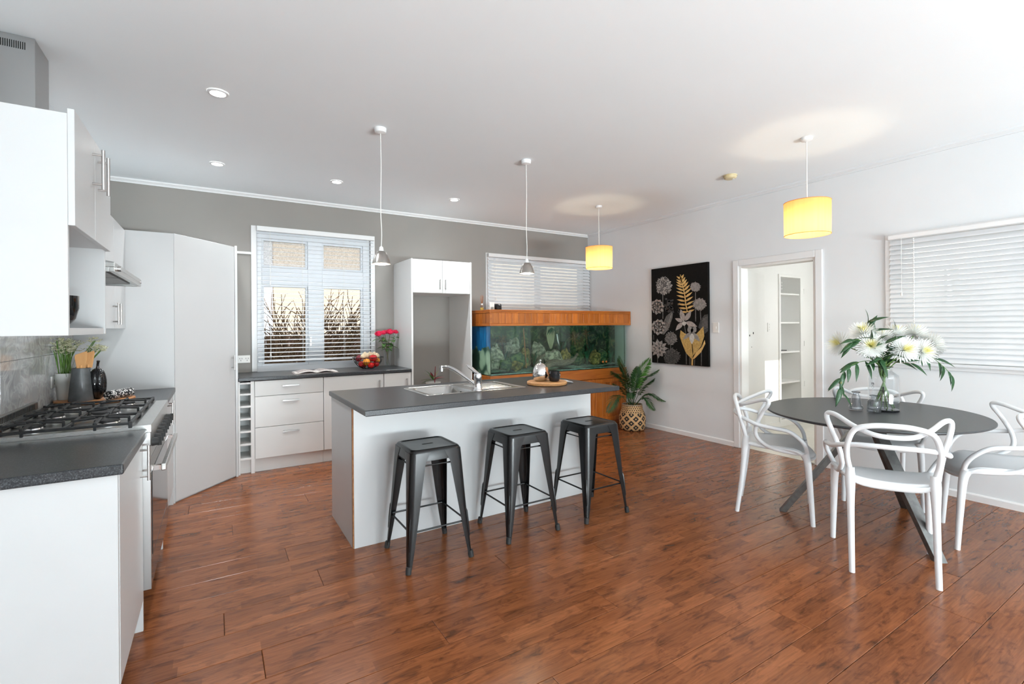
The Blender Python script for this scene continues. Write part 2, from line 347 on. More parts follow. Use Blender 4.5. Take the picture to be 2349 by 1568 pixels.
def obj(name, mb, mt, parent=None, smooth=False, bevel=0.0, world=True, solid=0.0, seg=2, ang=40):
    me = bpy.data.meshes.new(name)
    v = mb.v
    if parent is not None and world and parent in WM:
        iv = WM[parent].inverted(); v = [tuple(iv @ Vector(p)) for p in v]
    me.from_pydata(v, [], mb.f)
    mts = mt if isinstance(mt, (list, tuple)) else [mt]
    for x in mts: me.materials.append(MATS[x])
    if len(mts) > 1: me.polygons.foreach_set('material_index', mb.m)
    bm = bmesh.new(); bm.from_mesh(me); bmesh.ops.recalc_face_normals(bm, faces=bm.faces); bm.to_mesh(me); bm.free()
    if smooth:
        me.polygons.foreach_set('use_smooth', [True] * len(me.polygons)); me.set_sharp_from_angle(angle=math.radians(ang))
    o = bpy.data.objects.new(name, me); COL.objects.link(o)
    if parent is not None:
        o.parent = parent
        if parent in WM: WM[o] = WM[parent]
    if solid:
        md = o.modifiers.new('thickness', 'SOLIDIFY'); md.thickness = solid; md.offset = 0
    if bevel:
        md = o.modifiers.new('soft_edge', 'BEVEL'); md.width = bevel; md.segments = seg; md.limit_method = 'ANGLE'; md.angle_limit = math.radians(40)
    return o
def tag(o, label, cat, group=None):
    o['label'] = label; o['category'] = cat
    if group: o['group'] = group
    return o
def thing(name, label, cat, loc=(0, 0, 0), rotz=0.0, group=None):
    o = bpy.data.objects.new(name, None); COL.objects.link(o); o.empty_display_size = 0.05
    o.location = loc; o.rotation_euler = (0, 0, rotz)
    WM[o] = Matrix.Translation(loc) @ Matrix.Rotation(rotz, 4, 'Z')
    return tag(o, label, cat, group)
def struct(name, mb, mt, parent=None, **k):
    o = obj(name, mb, mt, parent, **k)
    if parent is None: o['kind'] = 'structure'; WM[o] = Matrix.Identity(4)
    return o
def dup(root, loc=None, rotz=None, label=None, parent=None):
    def cp(o, p):
        c = o.copy(); COL.objects.link(c); c.parent = p
        for ch in o.children: cp(ch, c)
        return c
    r = cp(root, parent)
    if loc is not None: r.location = loc
    if rotz is not None: r.rotation_euler = (0, 0, rotz)
    if label: r['label'] = label
    return r
def box(*a): return MB().box(*a)
# ------------------------------------------------------------------ the room shell
H = 2.765
XL, YR = -5.79, -10.5
def panel_wall(name, axis, t0, t1, a0, a1, z0, z1, holes, mt):
    """a wall lying along one axis with rectangular openings (a0,a1,z0,z1)"""
    mb = MB(); cuts = sorted({a0, a1, *[h[0] for h in holes], *[h[1] for h in holes]})
    for c0, c1 in zip(cuts, cuts[1:]):
        zs = [z0]
        for h in sorted(holes, key=lambda q: q[2]):
            if h[0] <= c0 + 1e-6 and h[1] >= c1 - 1e-6: zs += [h[2], h[3]]
        zs.append(z1)
        for q in range(0, len(zs), 2):
            if zs[q + 1] - zs[q] > 1e-4:
                if axis == 'x': mb.box(c0, c1, t0, t1, zs[q], zs[q + 1])
                else: mb.box(t0, t1, c0, c1, zs[q], zs[q + 1])
    return struct(name, mb, mt)
floor = struct('floor', box(XL - 0.14, 0.06, YR - 0.14, 0.14, -0.14, -0.0125), 'dark_void')
# boards: 195 mm wide, 1.83 m long, running along the island
known = {-3.607: -4.764, -3.802: -4.077, -3.997: -3.279, -4.192: -2.623, -4.387: -1.991, -4.582: -2.676, -4.777: -1.549, -4.972: -1.993,
         -3.412: -3.52, -3.217: -4.896, -3.022: -4.444, -1.657: -4.31, -1.072: -4.735}
BL, BW = 1.83, 0.195
pm = {}
def plank(x0, x1, y0, y1):
    key = (round(x1 - x0, 3), round(y1 - y0, 3))
    if key not in pm:
        lx, ly = key; g = 0.0009; e = 0.0020
        mb = MB().loops([[(g, g, -0.012), (lx - g, g, -0.012), (lx - g, ly - g, -0.012), (g, ly - g, -0.012)],
                         [(g, g, -0.0012), (lx - g, g, -0.0012), (lx - g, ly - g, -0.0012), (g, ly - g, -0.0012)],
                         [(g + e, g + e, 0), (lx - g - e, g + e, 0), (lx - g - e, ly - g - e, 0), (g + e, ly - g - e, 0)]], False, True)
        me = bpy.data.meshes.new('plank'); me.from_pydata(mb.v, [], mb.f); me.materials.append(MATS['floor_wood']); pm[key] = me
    o = bpy.data.objects.new('plank', pm[key]); COL.objects.link(o); o.parent = floor; o.location = (x0, y0, 0)
k0 = math.ceil((YR + 3.607) / BW) - 1
for k in range(k0, 20):
    y0 = -3.607 + BW * k; y1 = y0 + BW
    if y1 < YR or y0 > 0: continue
    j = None
    for kk, vv in known.items():
        if abs(kk - y0) < 0.01: j = vv
    if j is None: j = -2.9 + ((k * 0.618) % 1.0) * BL
    y0 = max(y0, YR); y1 = min(y1, 0.0)
    if y1 - y0 < 0.02: continue
    xs = [XL]; x = j
    while x - BL > XL: x -= BL
    while x < 0.05:
        if x > XL + 0.03 and x < 0.03: xs.append(x)
        x += BL
    xs.append(0.055 if (-3.3 < y0 < -2.53) else 0.0)
    for a, b_ in zip(xs, xs[1:]): plank(a, b_, y0, y1)

struct('added_deck_slab', box(-7.0, 0.5, -15.0, YR - 0.14, -0.14, 0.02), 'hall_floor')  # unseen slab, added under the rear fill lamp
struct('sun_block_roof', box(-7.0, 0.5, -15.0, YR - 0.14, 2.62, 2.72), 'trim_white')  # unseen roof, added to keep the sun off the room floor
struct('ceiling', box(XL - 0.14, 0.12, YR - 0.14, 0.14, H, H + 0.12), 'ceiling_white')
struct('ceiling_hall', box(0.12, 3.6, -3.85, -1.79, H, H + 0.12), 'ceiling_white')
panel_wall('wall_back', 'x', 0.0, 0.14, XL - 0.14, 0.12, -0.1, H, [(-4.55, -3.36, 0.88, 2.39), (-1.76, -0.07, 1.2, 2.31)], 'wall_grey')
panel_wall('wall_right', 'y', 0.0, 0.12, YR, 0.0, -0.1, H, [(-3.315, -2.52, -0.1, 2.005), (-5.62, -3.93, 1.02, 2.085)], 'wall_white')
panel_wall('wall_left', 'y', XL - 0.14, XL, YR, 0.0, -0.1, H, [(-9.4, -7.0, 0.4, 2.4)], 'wall_white')
panel_wall('wall_rear', 'x', YR - 0.14, YR, XL - 0.14, 0.12, -0.1, H, [(-5.0, -0.8, 0.01, 2.55)], 'wall_white')
def cove(a, b_): return [(0, 0), (0.034, 0), (0.034, -0.012), (0.02, -0.022), (0.012, -0.03), (0.012, -0.038), (0, -0.038)]
pr = cove(0, 0)
struct('trim_1', MB().prism(pr, lambda d, z, h: (h, -d, H + z), XL, 0.0), 'trim_white')
struct('trim_2', MB().prism(pr, lambda d, z, h: (-d, h, H + z), YR, -0.034), 'wall_white')
def skirt(y0, y1): return MB().prism([(0, 0), (0.014, 0), (0.014, 0.046), (0.006, 0.056), (0, 0.056)], lambda d, z, h: (-d, h, z), y0, y1)
sk = struct('baseboard_right', skirt(-2.455, -0.0), 'trim_white'); obj('baseboard_length', skirt(YR, -3.38), 'trim_white', sk)
struct('baseboard_rear', box(XL, 0, YR, YR + 0.014, 0, 0.056), 'trim_white')

# window 1: white four-light window over the back bench
w1 = struct('window_1', MB().box(-4.55, -3.36, 0.02, 0.11, 0.885, 0.955).box(-4.55, -3.36, 0.02, 0.11, 2.315, 2.39).box(-4.55, -4.50, 0.02, 0.11, 0.955, 2.315)
            .box(-3.44, -3.36, 0.02, 0.11, 0.955, 2.315).box(-4.045, -3.895, 0.02, 0.11, 0.955, 2.315).box(-4.50, -4.045, 0.02, 0.11, 1.825, 2.012).box(-3.895, -3.44, 0.02, 0.11, 1.825, 2.012), 'pvc_white', bevel=0.004)
obj('architrave', MB().box(-4.60, -4.55, -0.018, 0.0, 0.905, 2.436).box(-3.36, -3.31, -0.018, 0.0, 0.905, 2.436).box(-4.55, -3.36, -0.018, 0.0, 2.39, 2.436), 'trim_white', w1, bevel=0.003)
for i, (a, b_, c, d) in enumerate(((-4.50, -4.045, 0.955, 1.825), (-3.895, -3.44, 0.955, 1.825), (-4.50, -4.045, 2.012, 2.315), (-3.895, -3.44, 2.012, 2.315))):
    f = obj('sash', MB().box(a, b_, 0.04, 0.085, c, c + 0.022).box(a, b_, 0.04, 0.085, d - 0.022, d).box(a, a + 0.022, 0.04, 0.085, c + 0.022, d - 0.022).box(b_ - 0.022, b_, 0.04, 0.085, c + 0.022, d - 0.022), 'pvc_white', w1, bevel=0.003)
    obj('pane', box(a + 0.022, b_ - 0.022, 0.06, 0.066, c + 0.022, d - 0.022), 'glass_obscure' if i > 1 else 'glass_pane', f)
obj('window_latch', MB().box(-4.028, -4.016, 0.005, 0.02, 1.16, 1.26).box(-4.03, -4.014, 0.0, 0.02, 1.20, 1.225), 'handle_steel', w1)
w2 = struct('window_2', MB().box(-1.76, -0.07, 0.03, 0.11, 1.2, 1.26).box(-1.76, -0.07, 0.03, 0.11, 2.25, 2.31).box(-1.76, -1.70, 0.03, 0.11, 1.26, 2.25).box(-0.13, -0.07, 0.03, 0.11, 1.26, 2.25).box(-0.94, -0.88, 0.03, 0.11, 1.26, 2.25), 'trim_white', bevel=0.003)
obj('architrave', MB().box(-1.81, -1.76, -0.016, 0.0, 1.15, 2.36).box(-1.76, -0.0, -0.016, 0.0, 2.31, 2.36), 'trim_white', w2, bevel=0.003)
for a, b_ in ((-1.70, -0.94), (-0.88, -0.13)): obj('pane', box(a, b_, 0.06, 0.066, 1.26, 2.25), 'glass_pane', w2)
w3 = struct('window_3', MB().box(0.03, 0.1, -5.62, -3.93, 1.02, 1.08).box(0.03, 0.1, -5.62, -3.93, 2.025, 2.085).box(0.03, 0.1, -5.62, -5.56, 1.08, 2.025).box(0.03, 0.1, -3.99, -3.93, 1.08, 2.025).box(0.03, 0.1, -4.80, -4.74, 1.08, 2.025), 'trim_white', bevel=0.003)
obj('architrave', MB().box(-0.016, 0.0, -3.93, -3.882, 0.985, 2.118).box(-0.016, 0.0, -5.67, -3.93, 2.085, 2.118).box(-0.016, 0.0, -5.67, -3.93, 0.985, 1.02), 'trim_white', w3, bevel=0.003)
for a, b_ in ((-5.56, -4.80), (-4.74, -3.99)): obj('pane', box(0.06, 0.066, a, b_, 1.08, 2.025), 'glass_pane', w3)
# two unseen windows, added behind the camera to let the fill lamps in
w4 = struct('added_window_4', MB().box(-5.0, -0.8, YR - 0.1, YR - 0.03, 0.01, 0.08).box(-5.0, -0.8, YR - 0.1, YR - 0.03, 2.48, 2.55).box(-5.0, -4.93, YR - 0.1, YR - 0.03, 0.08, 2.48).box(-0.87, -0.8, YR - 0.1, YR - 0.03, 0.08, 2.48).box(-2.94, -2.86, YR - 0.1, YR - 0.03, 0.08, 2.48), 'trim_white')
for a, b_ in ((-4.93, -2.94), (-2.86, -0.87)): obj('pane', box(a, b_, YR - 0.066, YR - 0.06, 0.08, 2.48), 'glass_pane', w4)
w5 = struct('added_window_5', MB().box(XL - 0.1, XL - 0.03, -9.4, -7.0, 0.4, 0.47).box(XL - 0.1, XL - 0.03, -9.4, -7.0, 2.33, 2.4).box(XL - 0.1, XL - 0.03, -9.4, -9.33, 0.47, 2.33).box(XL - 0.1, XL - 0.03, -7.07, -7.0, 0.47, 2.33).box(XL - 0.1, XL - 0.03, -8.24, -8.16, 0.47, 2.33), 'trim_white')
for a, b_ in ((-9.33, -8.24), (-8.16, -7.07)): obj('pane', box(XL - 0.066, XL - 0.06, a, b_, 0.47, 2.33), 'glass_pane', w5)

# blinds
def blind(name, label, axis, a0, a1, off, ztop, zbot, pitch, sw, tilt, headh, cords, headm='trim_white', chain=None):
    """axis x: on the back wall (off = y), axis y: on the right wall (off = x)"""
    P = (lambda a, d, z: (a, off - d, z)) if axis == 'x' else (lambda a, d, z: (off - d, a, z))
    mid = (a0 + a1) / 2
    t = thing(name, label, 'blind', P(mid, 0, zbot))
    def bx_(a, b_, d0, d1, z0, z1):
        p, q = P(a, d0, z0), P(b_, d1, z1)
        return MB().box(min(p[0], q[0]), max(p[0], q[0]), min(p[1], q[1]), max(p[1], q[1]), z0, z1)
    obj('headrail', bx_(a0 - 0.004, a1 + 0.004, -0.026, 0.032, ztop - headh, ztop), headm, t, bevel=0.003)
    L_ = a1 - a0; sec = []
    for i in range(5):
        s_ = (i / 4 - 0.5) * sw; cz = 0.0035 * (1 - (2 * i / 4 - 1) ** 2)
        sec.append((s_ * math.cos(tilt) - cz * math.sin(tilt), -s_ * math.sin(tilt) + cz * math.cos(tilt)))
    th = 0.0026; sec2 = [(d + th * math.sin(tilt) * 0, z - th) for d, z in reversed(sec)]
    poly = sec + sec2
    mb = MB().prism(poly, (lambda d, z, h: (h, -d, z)) if axis == 'x' else (lambda d, z, h: (-d, h, z)), -L_ / 2, L_ / 2)
    n = int((ztop - headh - 0.012 - zbot - 0.03) / pitch)
    first = None
    for i in range(n):
        z = ztop - headh - 0.025 - pitch * i
        if first is None:
            me_o = obj('slat', mb, 'slat_white', t, world=False, smooth=True); first = me_o
        else:
            me_o = first.copy(); COL.objects.link(me_o); me_o.parent = t
        me_o.location = (0, 0, z - zbot)
    zb = ztop - headh - 0.025 - pitch * n
    obj('bottom_rail', bx_(a0, a1, -0.012, 0.014, zb - 0.012, zb + 0.010), 'slat_white', t, bevel=0.003)
    for c in cords:
        a = a0 + (a1 - a0) * c
        for d in (-0.5, 0.5): obj('ladder_cord', MB().cyl(P(a, sw * d * max(math.cos(tilt), 0.35), zb), P(a, sw * d * max(math.cos(tilt), 0.35), ztop - headh), 0.0011, n=5), 'lamp_cord', t)
    if chain:
        a, z0 = chain
        c = obj('pull_cord', MB().cyl(P(a, 0.045, z0), P(a, 0.045, ztop - headh), 0.0013, n=5), 'lamp_cord', t)
        obj('cord_toggle', MB().lathe([(0.003, 0.03), (0.008, 0.005), (0.009, 0)], P(a, 0.045, z0 - 0.03), 10), 'plastic_white', c)
    return t
blind('venetian_blind', 'open white slatted blind over the four-light window above the back bench', 'x', -4.545, -3.335, -0.052, 2.425, 0.985, 0.0445, 0.05, 0.10, 0.05, (0.1, 0.36, 0.72, 0.94), chain=(-4.43, 1.10))
blind('venetian_blind', 'closed white slatted blind on grey wall above the aquarium', 'x', -1.80, -0.02, -0.055, 2.345, 1.24, 0.0445, 0.05, 0.95, 0.045, (0.05, 0.3, 0.62, 0.92), chain=(-1.70, 1.75))
b3 = blind('venetian_blind', 'closed white slatted blind on the white wall beside the dining table', 'y', -5.60, -3.925, -0.035, 2.10, 0.985, 0.0405, 0.046, 0.98, 0.035, (0.06, 0.42, 0.9), chain=(-4.02, 1.62))
mb = MB()
for i in range(52): mb.sphere((-0.075, -4.10, 2.05 - i * 0.018), 0.0055, 6, 4)
obj('bead_chain', mb, 'plastic_white', b3, smooth=True)

# door opening to the hall
d1 = struct('door_1', MB().box(-0.018, 0.0, -2.52, -2.455, 0.0, 2.072).box(-0.018, 0.0, -3.38, -3.315, 0.0, 2.072).box(-0.018, 0.0, -3.315, -2.52, 2.005, 2.072), 'trim_white', bevel=0.005)
obj('jamb', MB().box(0.0, 0.13, -2.545, -2.52, 0.0, 2.005).box(0.0, 0.13, -3.315, -3.29, 0.0, 2.005).box(0.0, 0.13, -3.29, -2.545, 1.98, 2.005), 'hall_white', d1, bevel=0.002)
def leafmb(l, t_, z0, z1): return MB().box(0, l, -t_, 0, z0, z1)
ca, sa = math.cos(math.radians(16)), math.sin(math.radians(16))
def dl(a, b_, z): return (0.14 + a * ca - b_ * sa * 1.0, -2.50 + a * sa + b_ * ca, z)
mbx = MB().add([dl(a, b_, z) for z in (0.012, 1.975) for a, b_ in ((0, 0), (0.78, 0), (0.78, 0.036), (0, 0.036))], [(3, 2, 1, 0), (4, 5, 6, 7), (0, 1, 5, 4), (1, 2, 6, 5), (2, 3, 7, 6), (3, 0, 4, 7)])
lf = obj('door_leaf', mbx, 'hall_white', d1, bevel=0.002)
for a, z, s_ in ((0.16, 1.235, 0.011), (0.30, 1.26, 0.013), (0.23, 1.10, 0.005)):
    p, q = dl(a, -0.003, z), dl(a, 0.002, z); obj('latch_hole', MB().cyl(p, q, s_, n=10), 'dark_void', lf)
# the hall behind it
HY = -2.15
struct('floor_hall', box(0.055, 3.5, -3.75, HY, -0.05, -0.001), 'hall_floor')
panel_wall('wall_hall_north', 'x', HY, HY + 0.36, 0.12, 3.5, -0.05, H, [(1.47, 1.965, 0.09, 1.995)], 'hall_white')
panel_wall('wall_hall_south', 'x', -3.85, -3.75, 0.12, 3.5, -0.05, H, [(1.46, 1.9, 1.29, 1.94)], 'hall_white')
panel_wall('wall_hall_east', 'y', 3.5, 3.6, -3.85, HY + 0.36, -0.05, H, [], 'hall_white')
struct('baseboard_hall', box(0.12, 3.5, HY - 0.014, HY, 0, 0.07), 'hall_white')
nt = thing('shelf_niche', 'white built-in shelf niche in the wall of the bright hall', 'shelving', (1.72, HY + 0.1, 0.09))
obj('frame', MB().box(1.435, 1.47, HY - 0.018, HY - 0.0005, 0.05, 2.03).box(1.965, 2.04, HY - 0.018, HY - 0.0005, 0.05, 2.03).box(1.47, 1.965, HY - 0.018, HY - 0.0005, 1.995, 2.03), 'hall_white', nt, bevel=0.002)
obj('back_board', box(1.47, 1.965, HY + 0.30, HY + 0.315, 0.09, 1.995), 'wall_white', nt)
for z in (1.76, 1.372, 0.975, 0.565, 0.10): obj('shelf', box(1.471, 1.964, HY + 0.002, HY + 0.30, z, z + 0.02), 'hall_white', nt)
for z in (1.78, 1.06, 0.5): obj('hinge', MB().cyl((2.045, HY - 0.022, z), (2.045, HY - 0.022, z + 0.07), 0.006, n=8), 'hall_white', nt)
for z in (1.83, 1.87, 1.91): obj('hook', MB().tube([(1.475, HY + 0.0, z), (1.475, HY - 0.03, z), (1.475, HY - 0.03, z + 0.012)], 0.004, 6), 'hall_white', nt)
tag(obj('cable_adapter', MB().box(1.50, 1.56, HY + 0.10, HY + 0.16, 0.995, 1.045).tube(spline([(1.56, HY + 0.12, 1.0), (1.65, HY + 0.08, 1.001), (1.72, HY + 0.16, 1.001), (1.82, HY + 0.1, 1.0)]), 0.005, 6).box(1.52, 1.54, HY + 0.09, HY + 0.1, 1.045, 1.10), 'black_rubber'), 'black plug adapter and cable on the middle shelf of the hall niche', 'adapter')
def plate(name, label, cat, cx, cy, cz, wdt, hgt, axis, rockers, m='plastic_white', sgn=-1):
    """wall plate; axis 'x' faces -y on a wall along x, axis 'y' faces -x, axis 'Y' faces +x"""
    t = thing(name, label, cat, (cx, cy, cz - hgt / 2))
    def pb(a0, a1, z0, z1, d0, d1):
        if axis == 'x': return MB().box(cx + a0, cx + a1, cy - d1, cy - d0, cz + z0, cz + z1)
        if axis == 'y': return MB().box(cx - d1, cx - d0, cy + a0, cy + a1, cz + z0, cz + z1)
        return MB().box(cx + d0, cx + d1, cy + a0, cy + a1, cz + z0, cz + z1)
    obj('plate', pb(-wdt / 2, wdt / 2, -hgt / 2, hgt / 2, 0.0005, 0.009), m, t, bevel=0.002)
    for a0, a1, z0, z1, mm in rockers: obj('switch' if mm != 'dark_void' else 'socket_slot', pb(a0, a1, z0, z1, 0.009, 0.013 if mm != 'dark_void' else 0.0094), mm, t)
    return t
plate('light_switch', 'white light switch plate on the wall between painting and doorway', 'switch', 0.0, -2.232, 1.328, 0.074, 0.118, 'y', [(-0.008, 0.008, -0.012, 0.012, 'plastic_white')])
plate('light_switch', 'white triple light switch beside the niche in the hall', 'switch', 1.215, HY, 1.325, 0.07, 0.115, 'x', [(-0.007, 0.007, z, z + 0.014, 'hall_white') for z in (-0.04, -0.007, 0.026)], 'hall_white')
def sock3(o): return [(o - 0.012, o - 0.008, 0.0, 0.014, 'dark_void'), (o + 0.008, o + 0.012, 0.0, 0.014, 'dark_void'), (o - 0.002, o + 0.002, -0.02, -0.006, 'dark_void'), (o - 0.008, o + 0.008, 0.024, 0.034, 'plastic_white')]
plate('power_outlet', 'white double power outlet on grey wall between pantry and window', 'outlet', -4.671, 0.0, 1.04, 0.112, 0.078, 'x', sock3(-0.028) + sock3(0.028))
tag(obj('conduit', MB().box(-4.745, -4.60, -0.022, -0.001, 2.13, 2.155), 'trim_white', bevel=0.002), 'short white cable conduit on grey wall between pantry and window frame', 'conduit')

# ------------------------------------------------------------------ outside
struct('ground', box(-30, 30, -40, 40, -0.6, -0.3), noisy('lawn', (0.10, 0.13, 0.05), (0.20, 0.20, 0.10), 3, 0.9).name)
fe = thing('paling_fence', 'dark brown paling fence outside the bench window', 'fence', (-3.5, 3.5, -0.3))
first = None
for i in range(52):
    x = -6.6 + i * 0.121; top = 1.22 + R.uniform(-0.008, 0.008)
    obj('paling', box(x, x + 0.112, 3.5 + (0.012 if i % 2 else 0), 3.518 + (0.012 if i % 2 else 0), -0.3, top), 'fence_wood', fe)
for z in (0.1, 0.95): obj('rail', box(-6.6, -0.3, 3.531, 3.58, z, z + 0.08), 'fence_wood', fe)
nb = thing('neighbour_house', 'neighbouring house with a warm tan brick wall beyond the fence', 'house', (2.0, 8.5, -0.3))
m = mat('tan_brick', (0.5, 0.3, 0.18), 0.8); ns, L, b = nodes(m)
bt = N(m, 'ShaderNodeTexBrick'); L.new(coords(m, 'Object', (1, 1, 1)).outputs[0], bt.inputs['Vector'])
for nm, v in (('Color1', (0.56, 0.33, 0.20, 1)), ('Color2', (0.66, 0.42, 0.28, 1)), ('Mortar', (0.6, 0.52, 0.44, 1)), ('Scale', 1.0), ('Mortar Size', 0.008), ('Brick Width', 0.24), ('Row Height', 0.085)): bt.inputs[nm].default_value = v
L.new(bt.outputs[0], b.inputs['Base Color'])
obj('wall', box(-3.6, 8, 8.5, 8.7, -0.3, 6.6), 'tan_brick', nb); obj('roof', MB().prism([(8.1, 6.6), (12, 8.6), (12, 8.4), (8.1, 6.45)], lambda y, z, h: (h, y, z), -4.0, 8.4), 'fence_wood', nb)
sh = thing('bare_shrub', 'tall bare shrub of tangled brown twigs outside the bench window', 'shrub', (-3.5, 1.95, -0.3))
tw = MB(); rs = random.Random(3)
def grow(p, d, l, r, dep):
    p = Vector(p); d = Vector(d).normalized(); pts = [p]
    for i in range(3):
        d = (d + Vector((rs.uniform(-.25, .25), rs.uniform(-.25, .25), rs.uniform(-.12, .2)))).normalized(); pts.append(pts[-1] + d * l / 3)
    tw.tube(pts, [r, r * .9, r * .75, r * .55], 4 if dep else 6)
    if dep < 3:
        for i in range(4 if dep < 2 else 3):
            q = pts[rs.choice((1, 2, 3))]
            grow(q, d + Vector((rs.uniform(-.8, .8), rs.uniform(-.35, .35), rs.uniform(-.35, .55))), l * rs.uniform(.6, .85), r * .68, dep + 1)
for i in range(26):
    a = rs.uniform(0, 2 * PI); grow((-3.55 + 0.75 * math.cos(a) * rs.random(), 1.95 + .18 * math.sin(a), -0.3), (math.cos(a) * .55, math.sin(a) * .15, 1.25), rs.uniform(.75, 1.0), .020, 0)
ob = obj('twigs', tw, 'twig', sh); ob['kind'] = 'stuff'
# ------------------------------------------------------------------ kitchen joinery
def handle(parent, p0, p1, out, r=0.006, stand=0.03, inset=0.02, m='handle_steel'):
    """bar handle from p0 to p1 held off the face along out"""
    p0 = Vector(p0); p1 = Vector(p1); o = Vector(out); d = (p1 - p0).normalized()
    mb = MB().cyl(p0 + o * stand, p1 + o * stand, r, n=10)
    for q in (p0 + d * inset, p1 - d * inset): mb.cyl(q, q + o * stand, r * 0.75, n=8)
    return obj('handle', mb, m, parent, smooth=True)
def fhandle(parent, p0, p1, out):
    p0 = Vector(p0); p1 = Vector(p1); o = Vector(out); d = (p1 - p0).normalized()
    mb = MB().bar(p0 + o * 0.026, p1 + o * 0.026, 0.013, 0.008, side=(0, 0, 1) if abs(d.z) < 0.5 else (1, 0, 0))
    for q in (p0 + d * 0.014, p1 - d * 0.014): mb.bar(q, q + o * 0.024, 0.01, 0.008)
    return obj('handle', mb, 'handle_steel', parent, bevel=0.001)
FX = -5.205     # door face of the left run
# -- left run, near bench
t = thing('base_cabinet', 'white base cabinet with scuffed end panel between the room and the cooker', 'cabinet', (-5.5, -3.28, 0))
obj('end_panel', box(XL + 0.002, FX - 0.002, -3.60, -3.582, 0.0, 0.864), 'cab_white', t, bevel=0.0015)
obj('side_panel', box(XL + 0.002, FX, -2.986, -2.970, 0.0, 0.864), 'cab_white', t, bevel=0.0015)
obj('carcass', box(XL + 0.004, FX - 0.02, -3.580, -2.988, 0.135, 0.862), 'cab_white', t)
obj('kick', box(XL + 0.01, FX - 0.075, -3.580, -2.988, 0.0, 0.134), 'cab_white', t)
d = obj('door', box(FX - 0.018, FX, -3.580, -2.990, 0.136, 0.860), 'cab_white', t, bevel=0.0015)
handle(d, (FX, -3.05, 0.69), (FX, -3.05, 0.845), (1, 0, 0))
def top(name, label, x0, x1, y0, y1, z0, z1): return tag(obj(name, box(x0, x1, y0, y1, z0, z1), 'laminate', bevel=0.006, seg=3), label, 'worktop')
top('worktop', 'black speckled laminate worktop beside the cooker, at the open end of the run', XL + 0.001, -5.188, -3.625, -2.966, 0.866, 0.902)
# -- left run, far bench
t = thing('base_cabinet', 'white base cabinet between cooker and tall pantry', 'cabinet', (-5.5, -1.58, 0))
obj('side_panel', box(XL + 0.002, FX, -2.045, -2.028, 0.0, 0.864), 'cab_white', t, bevel=0.0015)
obj('filler', box(FX - 0.05, FX, -1.165, -1.142, 0.0, 0.864), 'cab_white', t, bevel=0.0015)
obj('carcass', box(XL + 0.004, FX - 0.02, -2.026, -1.167, 0.135, 0.862), 'cab_white', t)
obj('kick', box(XL + 0.01, FX - 0.075, -2.026, -1.167, 0.0, 0.134), 'cab_white', t)
for a, b_, hy in ((-2.025, -1.598, -1.66), (-1.594, -1.167, -1.53)):
    d = obj('door', box(FX - 0.018, FX, a, b_, 0.136, 0.860), 'cab_white', t, bevel=0.0015); handle(d, (FX, hy, 0.70), (FX, hy, 0.85), (1, 0, 0))
top('worktop', 'black speckled laminate worktop between cooker and pantry', XL + 0.001, -5.188, -2.05, -1.141, 0.866, 0.902)
# -- splashback of swirled grey tiles
t = thing('splashback', 'glossy grey swirled tile splashback behind the cooker', 'splashback', (XL, -2.4, 0.903))
tile_m = {}
for zi, (z0, z1) in enumerate(((0.904, 1.204), (1.206, 1.334))):
    for yi, (y0, y1) in enumerate(((-3.62, -3.112), (-3.11, -2.512), (-2.51, -1.912), (-1.91, -1.312), (-1.31, -1.141))):
        obj('tile', box(XL + 0.0005, XL + 0.008, y0, y1, z0, z1), 'splash', t, bevel=0.0008)
plate('power_outlet', 'white power outlet on the splashback closer to the cooker', 'outlet', XL + 0.008, -1.66, 1.035, 0.115, 0.073, 'Y', sock3(0.0))
plate('power_outlet', 'white power outlet on the splashback closer to the pantry', 'outlet', XL + 0.008, -1.475, 1.04, 0.115, 0.073, 'Y', sock3(0.0))
# -- upper cabinet with open shelf
UX = -5.311
t = thing('wall_cabinet', 'white wall cabinet with two bar-handled doors over an open shelf', 'cabinet', (-5.55, -3.28, 1.337))
obj('end_panel', box(XL + 0.002, UX - 0.018, -3.602, -3.584, 1.337, 2.063), 'cab_white', t, bevel=0.0015)
obj('side_panel', box(XL + 0.002, UX - 0.018, -2.988, -2.970, 1.337, 2.080), 'cab_white', t, bevel=0.0015)
obj('carcass', box(XL + 0.002, UX - 0.020, -3.583, -2.989, 1.705, 2.062), 'cab_white', t)
obj('shelf', box(XL + 0.002, UX - 0.022, -3.583, -2.989, 1.337, 1.362), 'cab_white', t, bevel=0.001)
obj('back_board', box(XL + 0.002, XL + 0.014, -3.583, -2.989, 1.363, 1.704), 'cab_white', t)
for a, b_, hy in ((-3.600, -3.289, -3.335), (-3.285, -2.970, -3.235)):
    d = obj('door', box(UX - 0.018, UX, a, b_, 1.698, 2.080), 'cab_white', t, bevel=0.0015); handle(d, (UX, hy, 1.885), (UX, hy, 2.035), (1, 0, 0), 0.006, 0.032)
tag(obj('black_bowl', MB().lathe([(0.02, 0), (0.045, 0.005), (0.068, 0.035), (0.078, 0.075), (0.078, 0.12), (0.074, 0.12), (0.072, 0.075), (0.03, 0.02)], (-5.435, -3.30, 1.3625), 24), 'black_gloss', smooth=True), 'glossy black bowl on the open shelf of the wall cabinet', 'bowl')
# -- far upper cabinet
VX = -5.491
t = thing('wall_cabinet', 'white wall cabinet between range hood and tall pantry', 'cabinet', (-5.64, -1.58, 1.365))
obj('carcass', box(XL + 0.002, VX - 0.02, -2.045, -1.142, 1.365, 2.095), 'cab_white', t, bevel=0.001)
for a, b_, hy in ((-2.045, -1.598, -1.655), (-1.594, -1.142, -1.56)):
    d = obj('door', box(VX - 0.018, VX, a, b_, 1.363, 2.095), 'cab_white', t, bevel=0.0015); handle(d, (VX, hy, 1.39), (VX, hy, 1.53), (1, 0, 0))
